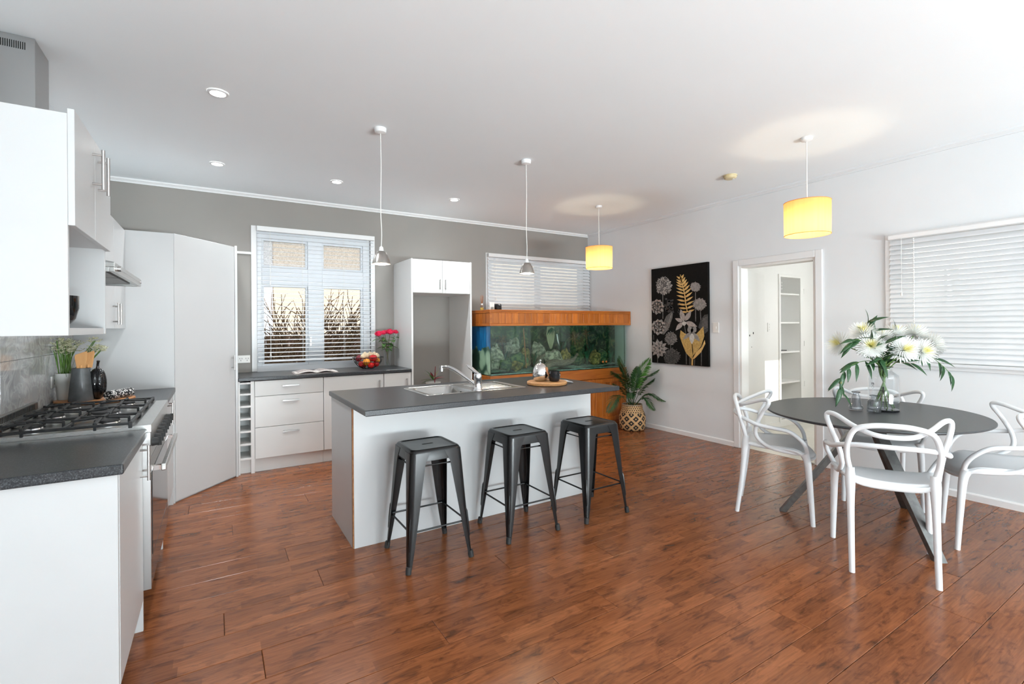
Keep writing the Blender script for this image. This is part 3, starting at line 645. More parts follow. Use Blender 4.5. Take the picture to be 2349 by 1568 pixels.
# -- range hood
t = thing('range_hood', 'slim stainless range hood with tall vented flue above the cooker', 'range hood', (-5.55, -2.51, 1.612))
obj('canopy', MB().loops([[(XL + 0.002, -2.96, 1.655), (-5.30, -2.96, 1.655), (-5.30, -2.066, 1.655), (XL + 0.002, -2.066, 1.655)],
                          [(XL + 0.002, -2.75, 1.74), (-5.55, -2.70, 1.74), (-5.55, -2.32, 1.74), (XL + 0.002, -2.28, 1.74)]], True, True), 'steel_h', t, bevel=0.002)
obj('front_rim', MB().box(XL + 0.002, -5.30, -2.96, -2.066, 1.634, 1.655).box(-5.318, -5.30, -2.96, -2.066, 1.612, 1.634).box(XL + 0.002, -5.318, -2.96, -2.945, 1.612, 1.634).box(XL + 0.002, -5.318, -2.081, -2.066, 1.612, 1.634), 'steel_h', t, bevel=0.0015)
for a, b_ in ((-2.93, -2.522), (-2.504, -2.096)): obj('filter', box(XL + 0.05, -5.35, a, b_, 1.622, 1.633), 'gunmetal', t)
obj('control_knob', MB().cyl((-5.30, -2.87, 1.634), (-5.288, -2.87, 1.634), 0.013, n=16), 'handle_steel', t, smooth=True)
obj('control_button', MB().cyl((-5.30, -2.12, 1.636), (-5.292, -2.12, 1.636), 0.007, n=12), 'chrome', t, smooth=True)
fl = obj('flue', box(XL + 0.002, -5.655, -2.514, -2.286, 1.741, H - 0.001), 'steel', t, bevel=0.002)
for i in range(13):
    x = -5.69 - i * 0.0075
    if x > XL + 0.01: obj('vent_slot', MB().tube([(x, -2.5146, 2.70), (x, -2.5146, 2.735)], 0.0019, 8, squash=1.0), 'dark_void', fl)
# -- tall pantry across the corner
t = thing('corner_pantry', 'tall white pantry with an angled door across the kitchen corner', 'pantry', (-5.3, -0.6, 0))
obj('side_panel', box(XL + 0.002, -5.195, -1.140, -1.121, 0.0, 2.100), 'cab_white', t, bevel=0.0015)
P0, P1 = Vector((-5.193, -1.125, 0)), Vector((-4.768, -0.632, 0)); dd = (P1 - P0).normalized(); nn = Vector((dd.y, -dd.x, 0))
def pb(a0, a1, d0, d1, z0, z1):
    v = [P0 + dd * a + nn * d_ + Vector((0, 0, z)) for z in (z0, z1) for a, d_ in ((a0, d0), (a1, d0), (a1, d1), (a0, d1))]
    return MB().add(v, [(3, 2, 1, 0), (4, 5, 6, 7), (0, 1, 5, 4), (1, 2, 6, 5), (2, 3, 7, 6), (3, 0, 4, 7)])
ln = (P1 - P0).length
dr = obj('door', pb(0.002, ln - 0.002, -0.018, 0.0, 0.012, 2.105), 'cab_white', t, bevel=0.0015)
hp = P0 + dd * (ln - 0.045)
handle(dr, hp + Vector((0, 0, 0.985)), hp + Vector((0, 0, 1.115)), nn)
obj('end_stile', box(-4.768, -4.748, -0.632, -0.002, 0.0, 2.115), 'cab_white', t, bevel=0.0015)
obj('inner_carcass', MB().prism([(XL + 0.004, -0.004), (XL + 0.004, -1.118), (-5.205, -1.118), (-4.79, -0.632), (-4.77, -0.61), (-4.77, -0.004)], lambda x, y, h: (x, y, h), 0.0, 2.085), 'cab_white', t)
# -- back run
BY = -0.598
t = thing('wine_rack', 'narrow white wine rack with six open slots beside the pantry', 'wine rack', (-4.68, -0.3, 0))
obj('side_panel', box(-4.746, -4.732, BY, -0.01, 0.0, 0.864), 'cab_cream', t, bevel=0.001); obj('side_panel', box(-4.645, -4.614, BY, -0.01, 0.0, 0.864), 'cab_cream', t, bevel=0.001)
obj('back_board', box(-4.732, -4.645, -0.30, -0.285, 0.13, 0.864), 'cab_cream', t)
for z in (0.838, 0.734, 0.620, 0.503, 0.386, 0.267, 0.133): obj('shelf', box(-4.732, -4.645, BY, -0.30, z, z + 0.017), 'cab_cream', t, bevel=0.001)
obj('kick', box(-4.732, -4.645, BY + 0.05, BY + 0.07, 0.0, 0.13), 'cab_cream', t)
t = thing('drawer_cabinet', 'white cabinet with three wide drawers under the window bench', 'cabinet', (-4.306, -0.3, 0))
obj('carcass', box(-4.612, -4.002, BY + 0.02, -0.01, 0.13, 0.862), 'cab_cream', t); obj('kick', box(-4.612, -4.002, BY + 0.05, BY + 0.068, 0.0, 0.13), 'cab_cream', t)
for z0, z1, hz_ in ((0.719, 0.861, 0.806), (0.425, 0.714, 0.662), (0.131, 0.420, 0.365)):
    d = obj('drawer', box(-4.611, -4.003, BY, BY + 0.018, z0, z1), 'cab_cream', t, bevel=0.0015); fhandle(d, (-4.378, BY, hz_), (-4.228, BY, hz_), (0, -1, 0))
for nm, lb, x0, x1, hx in (('base_cabinet', 'white single-door base cabinet between drawers and the narrow cabinet', -4.000, -3.390, -3.44), ('base_cabinet', 'narrow white single-door base cabinet against the fridge recess', -3.386, -3.083, -3.135)):
    t = thing(nm, lb, 'cabinet', ((x0 + x1) / 2, -0.3, 0))
    obj('carcass', box(x0 + 0.001, x1 - 0.001, BY + 0.02, -0.01, 0.13, 0.862), 'cab_cream', t); obj('kick', box(x0, x1, BY + 0.05, BY + 0.068, 0.0, 0.13), 'cab_cream', t)
    d = obj('door', box(x0 + 0.002, x1 - 0.002, BY, BY + 0.018, 0.131, 0.861), 'cab_cream', t, bevel=0.0015); fhandle(d, (hx, BY, 0.65), (hx, BY, 0.80), (0, -1, 0))
top('worktop', 'black speckled laminate worktop along the grey wall under the window', -4.747, -3.082, -0.622, -0.001, 0.866, 0.902)
# -- fridge surround
t = thing('fridge_surround', 'tall white fridge surround, empty, with two overhead doors', 'cabinet', (-2.7, -0.3, 0))
obj('side_panel', box(-3.079, -3.060, -0.612, -0.002, 0.0, 2.122), 'cab_cream', t, bevel=0.001); obj('side_panel', box(-2.352, -2.333, -0.612, -0.002, 0.0, 2.122), 'cab_cream', t, bevel=0.001)
obj('overhead_box', box(-3.059, -2.353, -0.59, -0.002, 1.745, 2.112), 'cab_cream', t)
for x0, x1, hx in ((-3.058, -2.707, -2.735), (-2.703, -2.354, -2.668)):
    d = obj('door', box(x0, x1, -0.61, -0.592, 1.748, 2.118), 'cab_cream', t, bevel=0.0015); fhandle(d, (hx, -0.61, 1.785), (hx, -0.61, 1.905), (0, -1, 0))
# -- island
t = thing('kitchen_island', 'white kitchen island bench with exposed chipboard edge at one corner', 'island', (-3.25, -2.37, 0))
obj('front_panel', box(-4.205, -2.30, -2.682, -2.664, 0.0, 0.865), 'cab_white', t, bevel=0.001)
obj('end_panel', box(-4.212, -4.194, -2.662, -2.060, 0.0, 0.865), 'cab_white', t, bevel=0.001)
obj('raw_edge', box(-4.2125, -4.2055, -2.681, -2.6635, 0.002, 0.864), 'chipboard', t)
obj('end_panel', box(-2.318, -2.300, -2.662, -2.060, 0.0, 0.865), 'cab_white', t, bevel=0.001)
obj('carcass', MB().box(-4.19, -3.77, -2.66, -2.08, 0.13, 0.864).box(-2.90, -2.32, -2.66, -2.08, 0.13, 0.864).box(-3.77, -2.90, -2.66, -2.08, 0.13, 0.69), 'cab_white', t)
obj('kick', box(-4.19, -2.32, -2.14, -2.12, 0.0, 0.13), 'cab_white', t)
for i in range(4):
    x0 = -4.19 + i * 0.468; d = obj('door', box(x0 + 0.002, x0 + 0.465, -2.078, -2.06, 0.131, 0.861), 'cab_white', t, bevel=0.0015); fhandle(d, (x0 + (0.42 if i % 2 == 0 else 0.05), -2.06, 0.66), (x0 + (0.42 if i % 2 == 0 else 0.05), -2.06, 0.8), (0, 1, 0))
SX0, SX1, SY0, SY1 = -3.735, -2.935, -2.705, -2.215
wt = MB()
OX0, OX1, OY0, OY1 = -4.225, -2.322, -3.035, -2.045; HX0, HX1, HY0, HY1 = SX0 + 0.02, SX1 - 0.02, SY0 + 0.02, SY1 - 0.02
def rl(x0, x1, y0, y1, z): return [(x0, y0, z), (x1, y0, z), (x1, y1, z), (x0, y1, z)]
wt.loops([rl(HX0, HX1, HY0, HY1, 0.900), rl(OX0 + .004, OX1 - .004, OY0 + .004, OY1 - .004, 0.900), rl(OX0, OX1, OY0, OY1, 0.896), rl(OX0, OX1, OY0, OY1, 0.870), rl(OX0 + .004, OX1 - .004, OY0 + .004, OY1 - .004, 0.866), rl(HX0, HX1, HY0, HY1, 0.866), rl(HX0, HX1, HY0, HY1, 0.900)])
tag(obj('worktop', wt, 'laminate'), 'black speckled laminate worktop overhanging the white island', 'worktop')
# sink
t = thing('kitchen_sink', 'stainless sink with single bowl and drainer set in the island', 'sink', ((SX0 + SX1) / 2, (SY0 + SY1) / 2, 0.70))
cx_, cy_ = (SX0 + SX1) / 2, (SY0 + SY1) / 2; hx_, hy_ = (SX1 - SX0) / 2, (SY1 - SY0) / 2
bx0, bx1, by0, by1 = SX0 + 0.045, -3.365, SY0 + 0.045, SY1 - 0.045
rim = MB()
rim.loops([rrect(hx_, hy_, 0.035, 0.901, 5, cx_, cy_), rrect(hx_ - 0.004, hy_ - 0.004, 0.033, 0.906, 5, cx_, cy_), rrect(hx_ - 0.02, hy_ - 0.02, 0.028, 0.906, 5, cx_, cy_), rrect(hx_ - 0.026, hy_ - 0.026, 0.024, 0.9025, 5, cx_, cy_)])
obj('rim', rim, 'steel_sink', t, smooth=True, ang=60)
bc, bd, bhx, bhy = (bx0 + bx1) / 2, (by0 + by1) / 2, (bx1 - bx0) / 2, (by1 - by0) / 2
obj('bowl', MB().loops([rrect(bhx + 0.004, bhy + 0.004, 0.06, 0.9026, 5, bc, bd), rrect(bhx, bhy, 0.055, 0.897, 5, bc, bd), rrect(bhx - 0.006, bhy - 0.006, 0.055, 0.78, 5, bc, bd), rrect(bhx - 0.035, bhy - 0.035, 0.04, 0.745, 5, bc, bd)], False, True), 'steel_sink', t, smooth=True, ang=60)
dk = MB(); fo = rrect(hx_ - 0.026, hy_ - 0.026, 0.024, 0.9025, 5, cx_, cy_)
L_in = rrect(bhx + 0.004, bhy + 0.004, 0.06, 0.9026, 5, bc, bd)
dk.loops([fo, L_in]); obj('deck', dk, 'steel_sink', t)
for i in range(7):
    y = SY0 + 0.10 + i * 0.048; obj('drainer_ridge', MB().tube([(-3.28, y, 0.9028), (-3.02, y, 0.9028)], 0.0035, 6), 'steel_sink', t, smooth=True)
obj('overflow', MB().cyl((bx1 - 0.0085, bd, 0.86), (bx1 - 0.003, bd, 0.86), 0.018, n=14), 'dark_void', t); obj('plug_hole', MB().cyl((bc, bd, 0.7455), (bc, bd, 0.7475), 0.04, n=20), 'chrome', t)
t = thing('mixer_tap', 'chrome mixer tap with a long spout beside the sink', 'tap', (-3.337, -2.668, 0.9035))
tb = (-3.337, -2.668)
obj('body', MB().lathe([(0.034, 0), (0.034, 0.006), (0.027, 0.012), (0.026, 0.075), (0.029, 0.08), (0.029, 0.115), (0.022, 0.125)], (*tb, 0.9035), 24), 'chrome', t, smooth=True, ang=50)
sp = spline([(-3.345, -2.655, 0.945), (-3.39, -2.60, 0.99), (-3.45, -2.53, 1.045), (-3.49, -2.485, 1.066), (-3.52, -2.45, 1.062)], 6)
s_ = obj('spout', MB().tube(sp, [0.014] * (len(sp) - 6) + [0.013] * 6, 10), 'chrome', t, smooth=True)
obj('nozzle', MB().cyl((-3.52, -2.45, 1.075), (-3.52, -2.45, 1.035), 0.015, n=14), 'chrome', s_, smooth=True)
obj('lever', MB().loops([[(tb[0] + x * 0.024 - 0.004, tb[1] + y * 0.024, 1.025 + 0.008 * (-x)) for x, y in ((1, -.7), (1, .7), (-1, .7), (-1, -.7))], [(tb[0] + x * 0.022 - 0.045, tb[1] + y * 0.016 + 0.02, 1.07) for x, y in ((.6, -.7), (.6, .7), (-1, .7), (-1, -.7))], [(tb[0] - 0.068 + x * .008, tb[1] + 0.03 + y * .01, 1.09) for x, y in ((1, -.7), (1, .7), (-1, .7), (-1, -.7))]], True, True), 'chrome', t, bevel=0.004, seg=3)
# -- cooker
CY0, CY1, CF = -2.962, -2.056, -5.178
t = thing('range_cooker', 'wide stainless range cooker with black cast-iron trivets and dark glass oven', 'cooker', (-5.48, -2.51, 0))
obj('body', box(XL + 0.02, CF - 0.03, CY0, CY1, 0.170, 0.885), 'steel', t, bevel=0.002)
hb = obj('hob_top', MB().loops([rl(XL + 0.015, CF + 0.004, CY0 - 0.002, CY1 + 0.002, 0.888), rl(XL + 0.015, CF + 0.004, CY0 - 0.002, CY1 + 0.002, 0.920), rl(XL + 0.075, CF - 0.052, CY0 + 0.022, CY1 - 0.022, 0.921), rl(XL + 0.08, CF - 0.056, CY0 + 0.026, CY1 - 0.026, 0.914)], True, True), 'steel_h', t)
us = obj('upstand', box(XL + 0.010, XL + 0.032, CY0, CY1, 0.921, 0.960), 'steel', t, bevel=0.002)
for i in range(40):
    y = CY0 + 0.06 + i * 0.02; obj('vent_slot', box(XL + 0.0315, XL + 0.0326, y, y + 0.009, 0.926, 0.954), 'dark_void', us)
bpos = [(-5.60, -2.82, .035), (-5.35, -2.82, .05), (-5.60, -2.51, .045), (-5.40, -2.52, .062), (-5.60, -2.20, .05), (-5.35, -2.20, .035)]
for x, y, r in bpos:
    bu = obj('burner', MB().lathe([(r, 0), (r, 0.012), (r * 0.9, 0.018)], (x, y, 0.914), 22), 'silver_flake', t, smooth=True)
    obj('burner_cap', MB().lathe([(r * .92, 0.018), (r * .95, 0.022), (r * .9, 0.028), (0.004, 0.030)], (x, y, 0.914), 22), 'cast_iron', bu, smooth=True)
for j in range(3):
    yc = -2.82 + j * 0.31; y0, y1 = yc - 0.145, yc + 0.145; x0, x1 = XL + 0.09, CF - 0.07; zt = 0.952
    g = MB()
    for y in (y0, y1): g.bar((x0, y, 0.936), (x1, y, 0.936), 0.012, 0.012, (0, 1, 0))
    for x in (x0, x1, (x0 + x1) / 2): g.bar((x, y0, 0.936), (x, y1, 0.936), 0.012, 0.012, (1, 0, 0))
    for xc in (-5.60, -5.37):
        for a in range(4):
            dx, dy = math.cos(a * PI / 2 + PI / 4 * 0), math.sin(a * PI / 2)
            ex = 0.10 if abs(dx) > .5 else 0.145
            p = Vector((xc + dx * 0.022, yc + dy * 0.022, 0)); q = Vector((xc + dx * ex, yc + dy * ex, 0))
            g.bar((p.x, p.y, zt), (q.x, q.y, zt - 0.008), 0.009, 0.014)
            g.bar((q.x, q.y, zt), (q.x, q.y, 0.916), 0.010, 0.010)
    for x in (x0, x1):
        for y in (y0, y1): g.bar((x, y, 0.944), (x, y, 0.915), 0.014, 0.014)
    obj('trivet', g, 'cast_iron', t, bevel=0.002)
obj('control_panel', box(CF - 0.03, CF, CY0, CY1, 0.765, 0.887), 'steel_h', t, bevel=0.003)
for i in range(8):
    y = CY0 + 0.09 + i * 0.104
    kb = obj('knob', MB().cyl((CF, y, 0.826), (CF + 0.026, y, 0.826), 0.021, 0.018, 18), 'black_rubber', t, smooth=True); obj('grip', box(CF + 0.02, CF + 0.036, y - 0.005, y + 0.005, 0.806, 0.846), 'black_rubber', kb)
od = obj('oven_door', MB().box(CF - 0.03, CF, CY0, CY1, 0.70, 0.762).box(CF - 0.03, CF, CY0, CY0 + 0.06, 0.345, 0.70).box(CF - 0.03, CF, CY1 - 0.06, CY1, 0.345, 0.70).box(CF - 0.03, CF, CY0, CY1, 0.30, 0.345), 'steel_h', t, bevel=0.002)
obj('oven_glass', box(CF - 0.02, CF + 0.003, CY0 + 0.05, CY1 - 0.05, 0.31, 0.70), 'black_gloss', od, bevel=0.002)
hd = obj('door_handle', box(CF + 0.035, CF + 0.055, CY0 + 0.06, CY1 - 0.06, 0.69, 0.722), 'steel_h', od, bevel=0.004)
for y in (CY0 + 0.075, CY1 - 0.075): obj('handle_post', box(CF, CF + 0.045, y - 0.012, y + 0.012, 0.695, 0.717), 'chrome', hd)
obj('storage_drawer', box(CF - 0.03, CF, CY0, CY1, 0.172, 0.296), 'black_gloss', t, bevel=0.002)
obj('side_trim', box(CF - 0.03, CF + 0.001, CY0 - 0.0015, CY0, 0.172, 0.885), 'steel', t)
for x in (XL + 0.08, CF - 0.07):
    for y in (CY0 + 0.07, CY1 - 0.07): obj('foot', MB().cyl((x, y, 0.0), (x, y, 0.171), 0.02, n=12), 'black_rubber', t, smooth=True)
# ------------------------------------------------------------------ bar stools
def make_stool(label):
    t = thing('bar_stool', label, 'stool', group='black metal stools at the island')
    k = 5; hs = 0.152
    Ls = [rrect(hs + .006, hs + .006, .040, .594, k), rrect(hs + .003, hs + .003, .040, .640, k), rrect(hs, hs, .040, .651, k), rrect(hs - .006, hs - .006, .038, .6575, k), rrect(hs - .014, hs - .014, .034, .660, k),
          rrect(hs - .021, hs - .021, .030, .659, k), rrect(hs - .025, hs - .025, .027, .6555, k), rrect(hs - .030, hs - .030, .024, .655, k)]
    n = len(Ls[0]); slot = []
    for i in range(n):
        x, y, z = Ls[-1][i]; a = math.atan2(y, x)
        sx_ = 0.026 if math.cos(a) > 0 else -0.026
        if abs(y) > abs(x): slot.append((max(-.03, min(.03, x * .3)), math.copysign(.0085, y), .655))
        else: slot.append((sx_ + .0085 * math.cos(a), max(-.0085, min(.0085, y * 0.09)), .655))
    Ls += [slot, [(x, y, .640) for x, y, z in slot]]
    inn = [[(x * .97, y * .97, z) for x, y, z in Ls[0]], [(x * .97, y * .97, .642) for x, y, z in Ls[1]]]
    s_ = MB().loops(Ls); s_.loops([Ls[0], inn[0], inn[1]], False, True)
    obj('seat', s_, 'black_metal', t, smooth=True, world=False, ang=35)
    obj('hand_slot', MB().prism([(.026 + .0085 * math.cos(a), .0085 * math.sin(a)) for a in [-PI / 2 + PI * i / 6 for i in range(7)]] + [(-.026 + .0085 * math.cos(a), .0085 * math.sin(a)) for a in [PI / 2 + PI * i / 6 for i in range(7)]], lambda x, y, h: (x, y, h), .650, .6556), 'dark_void', t, world=False)  # dark piece filling the slot, standing in for the shade inside it
    for q in range(4):
        mb = MB(); L = []
        for f in range(11):
            u = f / 10; z = 0.642 * (1 - u) + 0.022 * u
            c = (hs + .0045) + (0.193 - hs) * (u ** 0.95); wd = 0.072 * (1 - u) ** 0.9 + 0.019 + 0.004 * u
            if u < .06: wd += .022
            r = min(.034, wd * .6); out = []
            out.append((c, c - wd))
            for i in range(6):
                a = PI / 2 * i / 5; out.append((c - r + r * math.cos(a), c - r + r * math.sin(a)))
            out.append((c - wd, c)); th = .0035
            out.append((c - wd, c - th))
            for i in range(5, -1, -1):
                a = PI / 2 * i / 5; out.append((c - r + (r - th) * math.cos(a), c - r + (r - th) * math.sin(a)))
            out.append((c - th, c - wd))
            ca_, sa_ = math.cos(q * PI / 2), math.sin(q * PI / 2)
            L.append([(x * ca_ - y * sa_, x * sa_ + y * ca_, z) for x, y in out])
        mb.loops(L, True, True)
        lg = obj('leg', mb, 'black_metal', t, smooth=True, world=False, ang=50)
        def cp(z, ins=0.0):
            u = (0.642 - z) / 0.62; c = (hs + .0045) + (0.193 - hs) * (u ** .95) - ins; return (c * ca_ - c * sa_, c * sa_ + c * ca_, z)
        obj('rib', MB().tube([cp(.30, .014), cp(.27, .0085), cp(.20, .0075), cp(.13, .0075), cp(.10, .013)], [.003, .0065, .007, .0065, .003], 8), 'black_metal', lg, smooth=True, world=False)
        obj('foot', MB().tube([cp(.040, .008), cp(.022, .007), cp(.002, .006)], [.015, .0165, .0155], 12), 'black_rubber', lg, smooth=True, world=False)
    for q in range(4):
        ca_, sa_ = math.cos(q * PI / 2), math.sin(q * PI / 2)
        def rp(x, y, z): return (x * ca_ - y * sa_, x * sa_ + y * ca_, z)
        z = .215; c = .178
        mb = MB().tube([rp(c - .006, -(c - .014), z), rp(c - .006, -(c - .05), z), rp(c - .006, c - .05, z), rp(c - .006, c - .014, z)], [.008, .0055, .0055, .008], 8)
        obj('stretcher', mb, 'black_metal', t, smooth=True, world=False)
        z = .565; c = .152
        mb = MB().tube([rp(c - .012, -(c - .05), z), rp(c - .012, -(c - .085), z), rp(c - .012, c - .085, z), rp(c - .012, c - .05, z)], [.007, .0045, .0045, .007], 8)
        obj('brace', mb, 'black_metal', t, smooth=True, world=False)
    return t
st = make_stool('black metal stool at the island, closest to its chipboard-edged corner')
st.location = (-3.838, -2.965, 0)
dup(st, (-3.182, -2.945, 0), 0, 'middle one of the three black metal stools at the island')
dup(st, (-2.575, -2.975, 0), 0, 'black metal stool at the end of the island beside the aquarium')

# ------------------------------------------------------------------ dining table
TC = Vector((-1.075, -4.175, 0)); ta = math.atan2(0.2195, 0.9756)
t = thing('dining_table', 'dark grey oval dining table on three splayed steel legs', 'table', TC)
def el(s_, z, n=72):
    out = []
    for i in range(n):
        a = 2 * PI * i / n; x, y = (0.697 - s_) * math.cos(a), (0.626 - s_) * math.sin(a)
        out.append((TC.x + x * math.cos(ta) - y * math.sin(ta), TC.y + x * math.sin(ta) + y * math.cos(ta), z))
    return out
obj('tabletop', MB().loops([el(.035, .728), el(.004, .738), el(0, .742), el(0, .748), el(.003, .751)], True, True), 'table_top', t, smooth=True, ang=30)
hub = Vector((-1.15, -4.205, 0.727)); feet = [(-1.408, -3.757, 0), (-0.607, -4.224, 0), (-1.425, -4.652, 0)]
for f in feet:
    f = Vector(f); dr_ = Vector((f.x - hub.x, f.y - hub.y, 0)).normalized(); sd = Vector((-dr_.y, dr_.x, 0))
    a = hub + dr_ * 0.02; L = []
    for p, wd in ((a, .036), (f, .030)):
        dz = (f - a).normalized(); nm = sd.cross(dz)
        L.append([p + sd * wd * i + Vector((dr_.x, dr_.y, 0)) * .021 * j for i, j in ((-1, -1), (1, -1), (1, 1), (-1, 1))])
    obj('leg', MB().loops(L, True, True), 'gunmetal', t, bevel=0.0015)
obj('hub_plate', MB().lathe([(.16, .716), (.16, .7275)], (hub.x, hub.y, 0), 32), 'gunmetal', t, smooth=True)

# ------------------------------------------------------------------ woven-back dining chairs
def make_chair(label):
    t = thing('dining_chair', label, 'chair')
    def sx_(P): return [(-x, y, z) for x, y, z in P]
    # seat shell
    def seat(u, v):
        y = -0.205 + v * 0.425; hw = 0.178 + 0.062 * min(1, v * 1.25) ** 0.8 - 0.035 * max(0, v - .8) ** 2 * 25 * .5
        x = (u * 2 - 1) * hw; e = abs(u * 2 - 1)
        z = 0.495 - 0.014 * (1 - e ** 2) + 0.010 * max(0, 1 - v * 4) - 0.050 * max(0, (v - .72) / .28) ** 2 + 0.008 * e ** 4
        y -= 0.05 * e ** 2 * max(0, v - .5) * 2
        return (x, y, z)
    obj('seat', MB().grid(seat, 14, 12), 'chair_white', t, smooth=True, world=False, solid=0.016)
    edge = [seat(0, j / 10) for j in range(11)] + [seat(i / 10, 1) for i in range(1, 11)] + [seat(1, 1 - j / 10) for j in range(1, 11)]
    obj('seat_rim', MB().tube([(x, y, z - 0.008) for x, y, z in edge], 0.0125, 8), 'chair_white', t, smooth=True, world=False)
    # rear apron between the back legs
    def apron(u, v):
        x = (u * 2 - 1) * .178; e = (u * 2 - 1) ** 2
        return (x, -0.215 + 0.012 * (1 - e), 0.493 - v * (0.022 + 0.014 * (1 - e)) + 0.020 * e ** 3)
    obj('apron', MB().grid(apron, 14, 3), 'chair_white', t, smooth=True, world=False, solid=0.014)
    for s_ in (-1, 1):
        fl = spline([(s_ * .222, .155, .478), (s_ * .228, .172, .41), (s_ * .233, .188, .2), (s_ * .237, .20, 0.0)], 5)
        rl_ = [0.030 - 0.016 * (i / (len(fl) - 1)) ** .6 for i in range(len(fl))]
        obj('leg', MB().tube(fl, rl_, 12), 'chair_white', t, smooth=True, world=False)
        bl = spline([(s_ * .182, -.205, .56), (s_ * .182, -.212, .48), (s_ * .182, -.235, .24), (s_ * .182, -.268, 0.0)], 5)
        rl_ = [0.021 + 0.006 * math.exp(-((i / (len(bl) - 1) - .3) / .15) ** 2) - 0.007 * (i / (len(bl) - 1)) for i in range(len(bl))]
        obj('leg', MB().tube(bl, rl_, 12), 'chair_white', t, smooth=True, world=False)
    H1 = [(.182, -.205, .54), (.197, -.222, .62), (.196, -.245, .70), (.165, -.268, .782), (.09, -.285, .812), (0, -.29, .818)]
    arch = H1 + [(-x, y, z) for x, y, z in reversed(H1[:-1])]
    sp_ = spline(arch, 6); obj('inner_arch', MB().tube(sp_, [0.0145] * len(sp_), 10), 'chair_white', t, smooth=True, world=False)
    H2 = [(.222, .165, .475), (.228, .06, .480), (.222, -.06, .502), (.214, -.135, .565), (.228, -.135, .65), (.262, -.095, .745), (.280, -.06, .805), (.272, -.062, .832), (.235, -.105, .828), (.165, -.195, .790), (.085, -.258, .762), (0, -.272, .755)]
    horn = H2 + [(-x, y, z) for x, y, z in reversed(H2[:-1])]
    sp_ = spline(horn, 6); obj('horn_loop', MB().tube(sp_, [0.0135] * len(sp_), 10), 'chair_white', t, smooth=True, world=False)
    H3 = [(.226, .170, .473), (.252, .160, .53), (.274, .125, .585), (.280, .06, .632), (.274, -.03, .645), (.258, -.12, .655), (.220, -.20, .680), (.14, -.262, .700), (0, -.292, .706)]
    arms = H3 + [(-x, y, z) for x, y, z in reversed(H3[:-1])]
    sp_ = spline(arms, 6); obj('arm_loop', MB().tube(sp_, [0.0135] * len(sp_), 10), 'chair_white', t, smooth=True, world=False)
    return t
def place(o, back, front):
    d_ = Vector((front[0] - back[0], front[1] - back[1])); a = math.atan2(d_.y, d_.x) - PI / 2
    m_ = Vector((back[0] + front[0], back[1] + front[1])) / 2; dn = d_.normalized()
    o.location = (m_.x + dn.x * 0.034, m_.y + dn.y * 0.034, 0); o.rotation_euler = (0, 0, a)
c1_ = make_chair('white chair with looping back, at the table next to the doorway')
place(c1_, (-1.542, -3.484), (-1.305, -3.921))
c2_ = dup(c1_, label='white looping-back chair at the table, its back turned to the open floor'); place(c2_, (-1.875, -4.597), (-1.480, -4.385))
c3_ = dup(c1_, label='white looping-back chair between the table and the wall, behind the vase'); place(c3_, (-0.30, -3.90), (-0.71, -4.11))
c4_ = dup(c1_, label='white looping-back chair at the table under the slatted blind'); place(c4_, (-0.735, -4.985), (-0.93, -4.553))

# ------------------------------------------------------------------ aquarium
AX0, AX1, AF, AB = -2.236, -0.085, -0.882, -0.11
GZ0, GZ1 = 0.787, 1.372
t = thing('aquarium_cabinet', 'stained pine aquarium cabinet with panelled doors', 'cabinet', (-1.16, -0.5, 0))
obj('carcass', box(AX0, AX1, AF + 0.02, AB, 0.07, 0.735), 'pine', t); obj('plinth', box(AX0 + 0.02, AX1 - 0.02, AF + 0.05, AB, 0.0, 0.07), 'pine_h', t)
obj('top_rail', box(AX0 - 0.006, AX1 + 0.006, AF - 0.004, AB, 0.655, 0.786), 'pine_h', t, bevel=0.004)
obj('corner_post', box(AX1 - 0.06, AX1, AF, AF + 0.02, 0.07, 0.655), 'pine', t, bevel=0.002); obj('corner_post', box(AX0, AX0 + 0.06, AF, AF + 0.02, 0.07, 0.655), 'pine', t, bevel=0.002)
dw = (AX1 - AX0 - 0.12) / 4
for i in range(4):
    x0 = AX0 + 0.06 + i * dw; d = obj('door', MB().box(x0 + .002, x0 + .06, AF - .012, AF + .018, .08, .648).box(x0 + dw - .06, x0 + dw - .002, AF - .012, AF + .018, .08, .648).box(x0 + .06, x0 + dw - .06, AF - .012, AF + .018, .08, .14).box(x0 + .06, x0 + dw - .06, AF - .012, AF + .018, .60, .648), 'pine', t, bevel=0.003)
    nb_ = 6; bw_ = (dw - .12) / nb_
    for j in range(nb_): obj('lining_board', box(x0 + .06 + j * bw_ + .001, x0 + .06 + (j + 1) * bw_ - .001, AF - .002, AF + .012, .14, .60), 'pine', d, bevel=0.003)
    obj('knob', MB().lathe([(.006, 0), (.006, .01), (.014, .016), (.014, .022), (.004, .026)], (0, 0, 0), 12), 'pine', d, smooth=True).matrix_local = Matrix.Translation((x0 + (dw - .03 if i % 2 == 0 else .03) + 1.16, AF - .012 + 0.5, .38)) @ Matrix.Rotation(PI / 2, 4, 'X')
t = thing('aquarium_hood', 'stained pine aquarium hood clad in upright lining boards', 'hood', (-1.12, -0.5, GZ1))
HXa, HXb, HF = -2.248, -0.008, -0.900
obj('top_board', box(HXa, HXb, HF, AB + 0.02, 1.538, 1.556), 'pine_h', t, bevel=0.003)
obj('front_frame', MB().box(HXa, HXb, HF, HF + .02, 1.366, 1.394).box(HXa, HXb, HF, HF + .02, 1.520, 1.537).box(HXa, HXa + .03, HF, HF + .02, 1.394, 1.520).box(HXb - .03, HXb, HF, HF + .02, 1.394, 1.520), 'pine_h', t, bevel=0.003)
obj('side_frame', MB().box(HXa, HXa + .02, HF + .021, AB + .02, 1.366, 1.394).box(HXa, HXa + .02, HF + .021, AB + .02, 1.520, 1.537), 'pine_h', t, bevel=0.003)
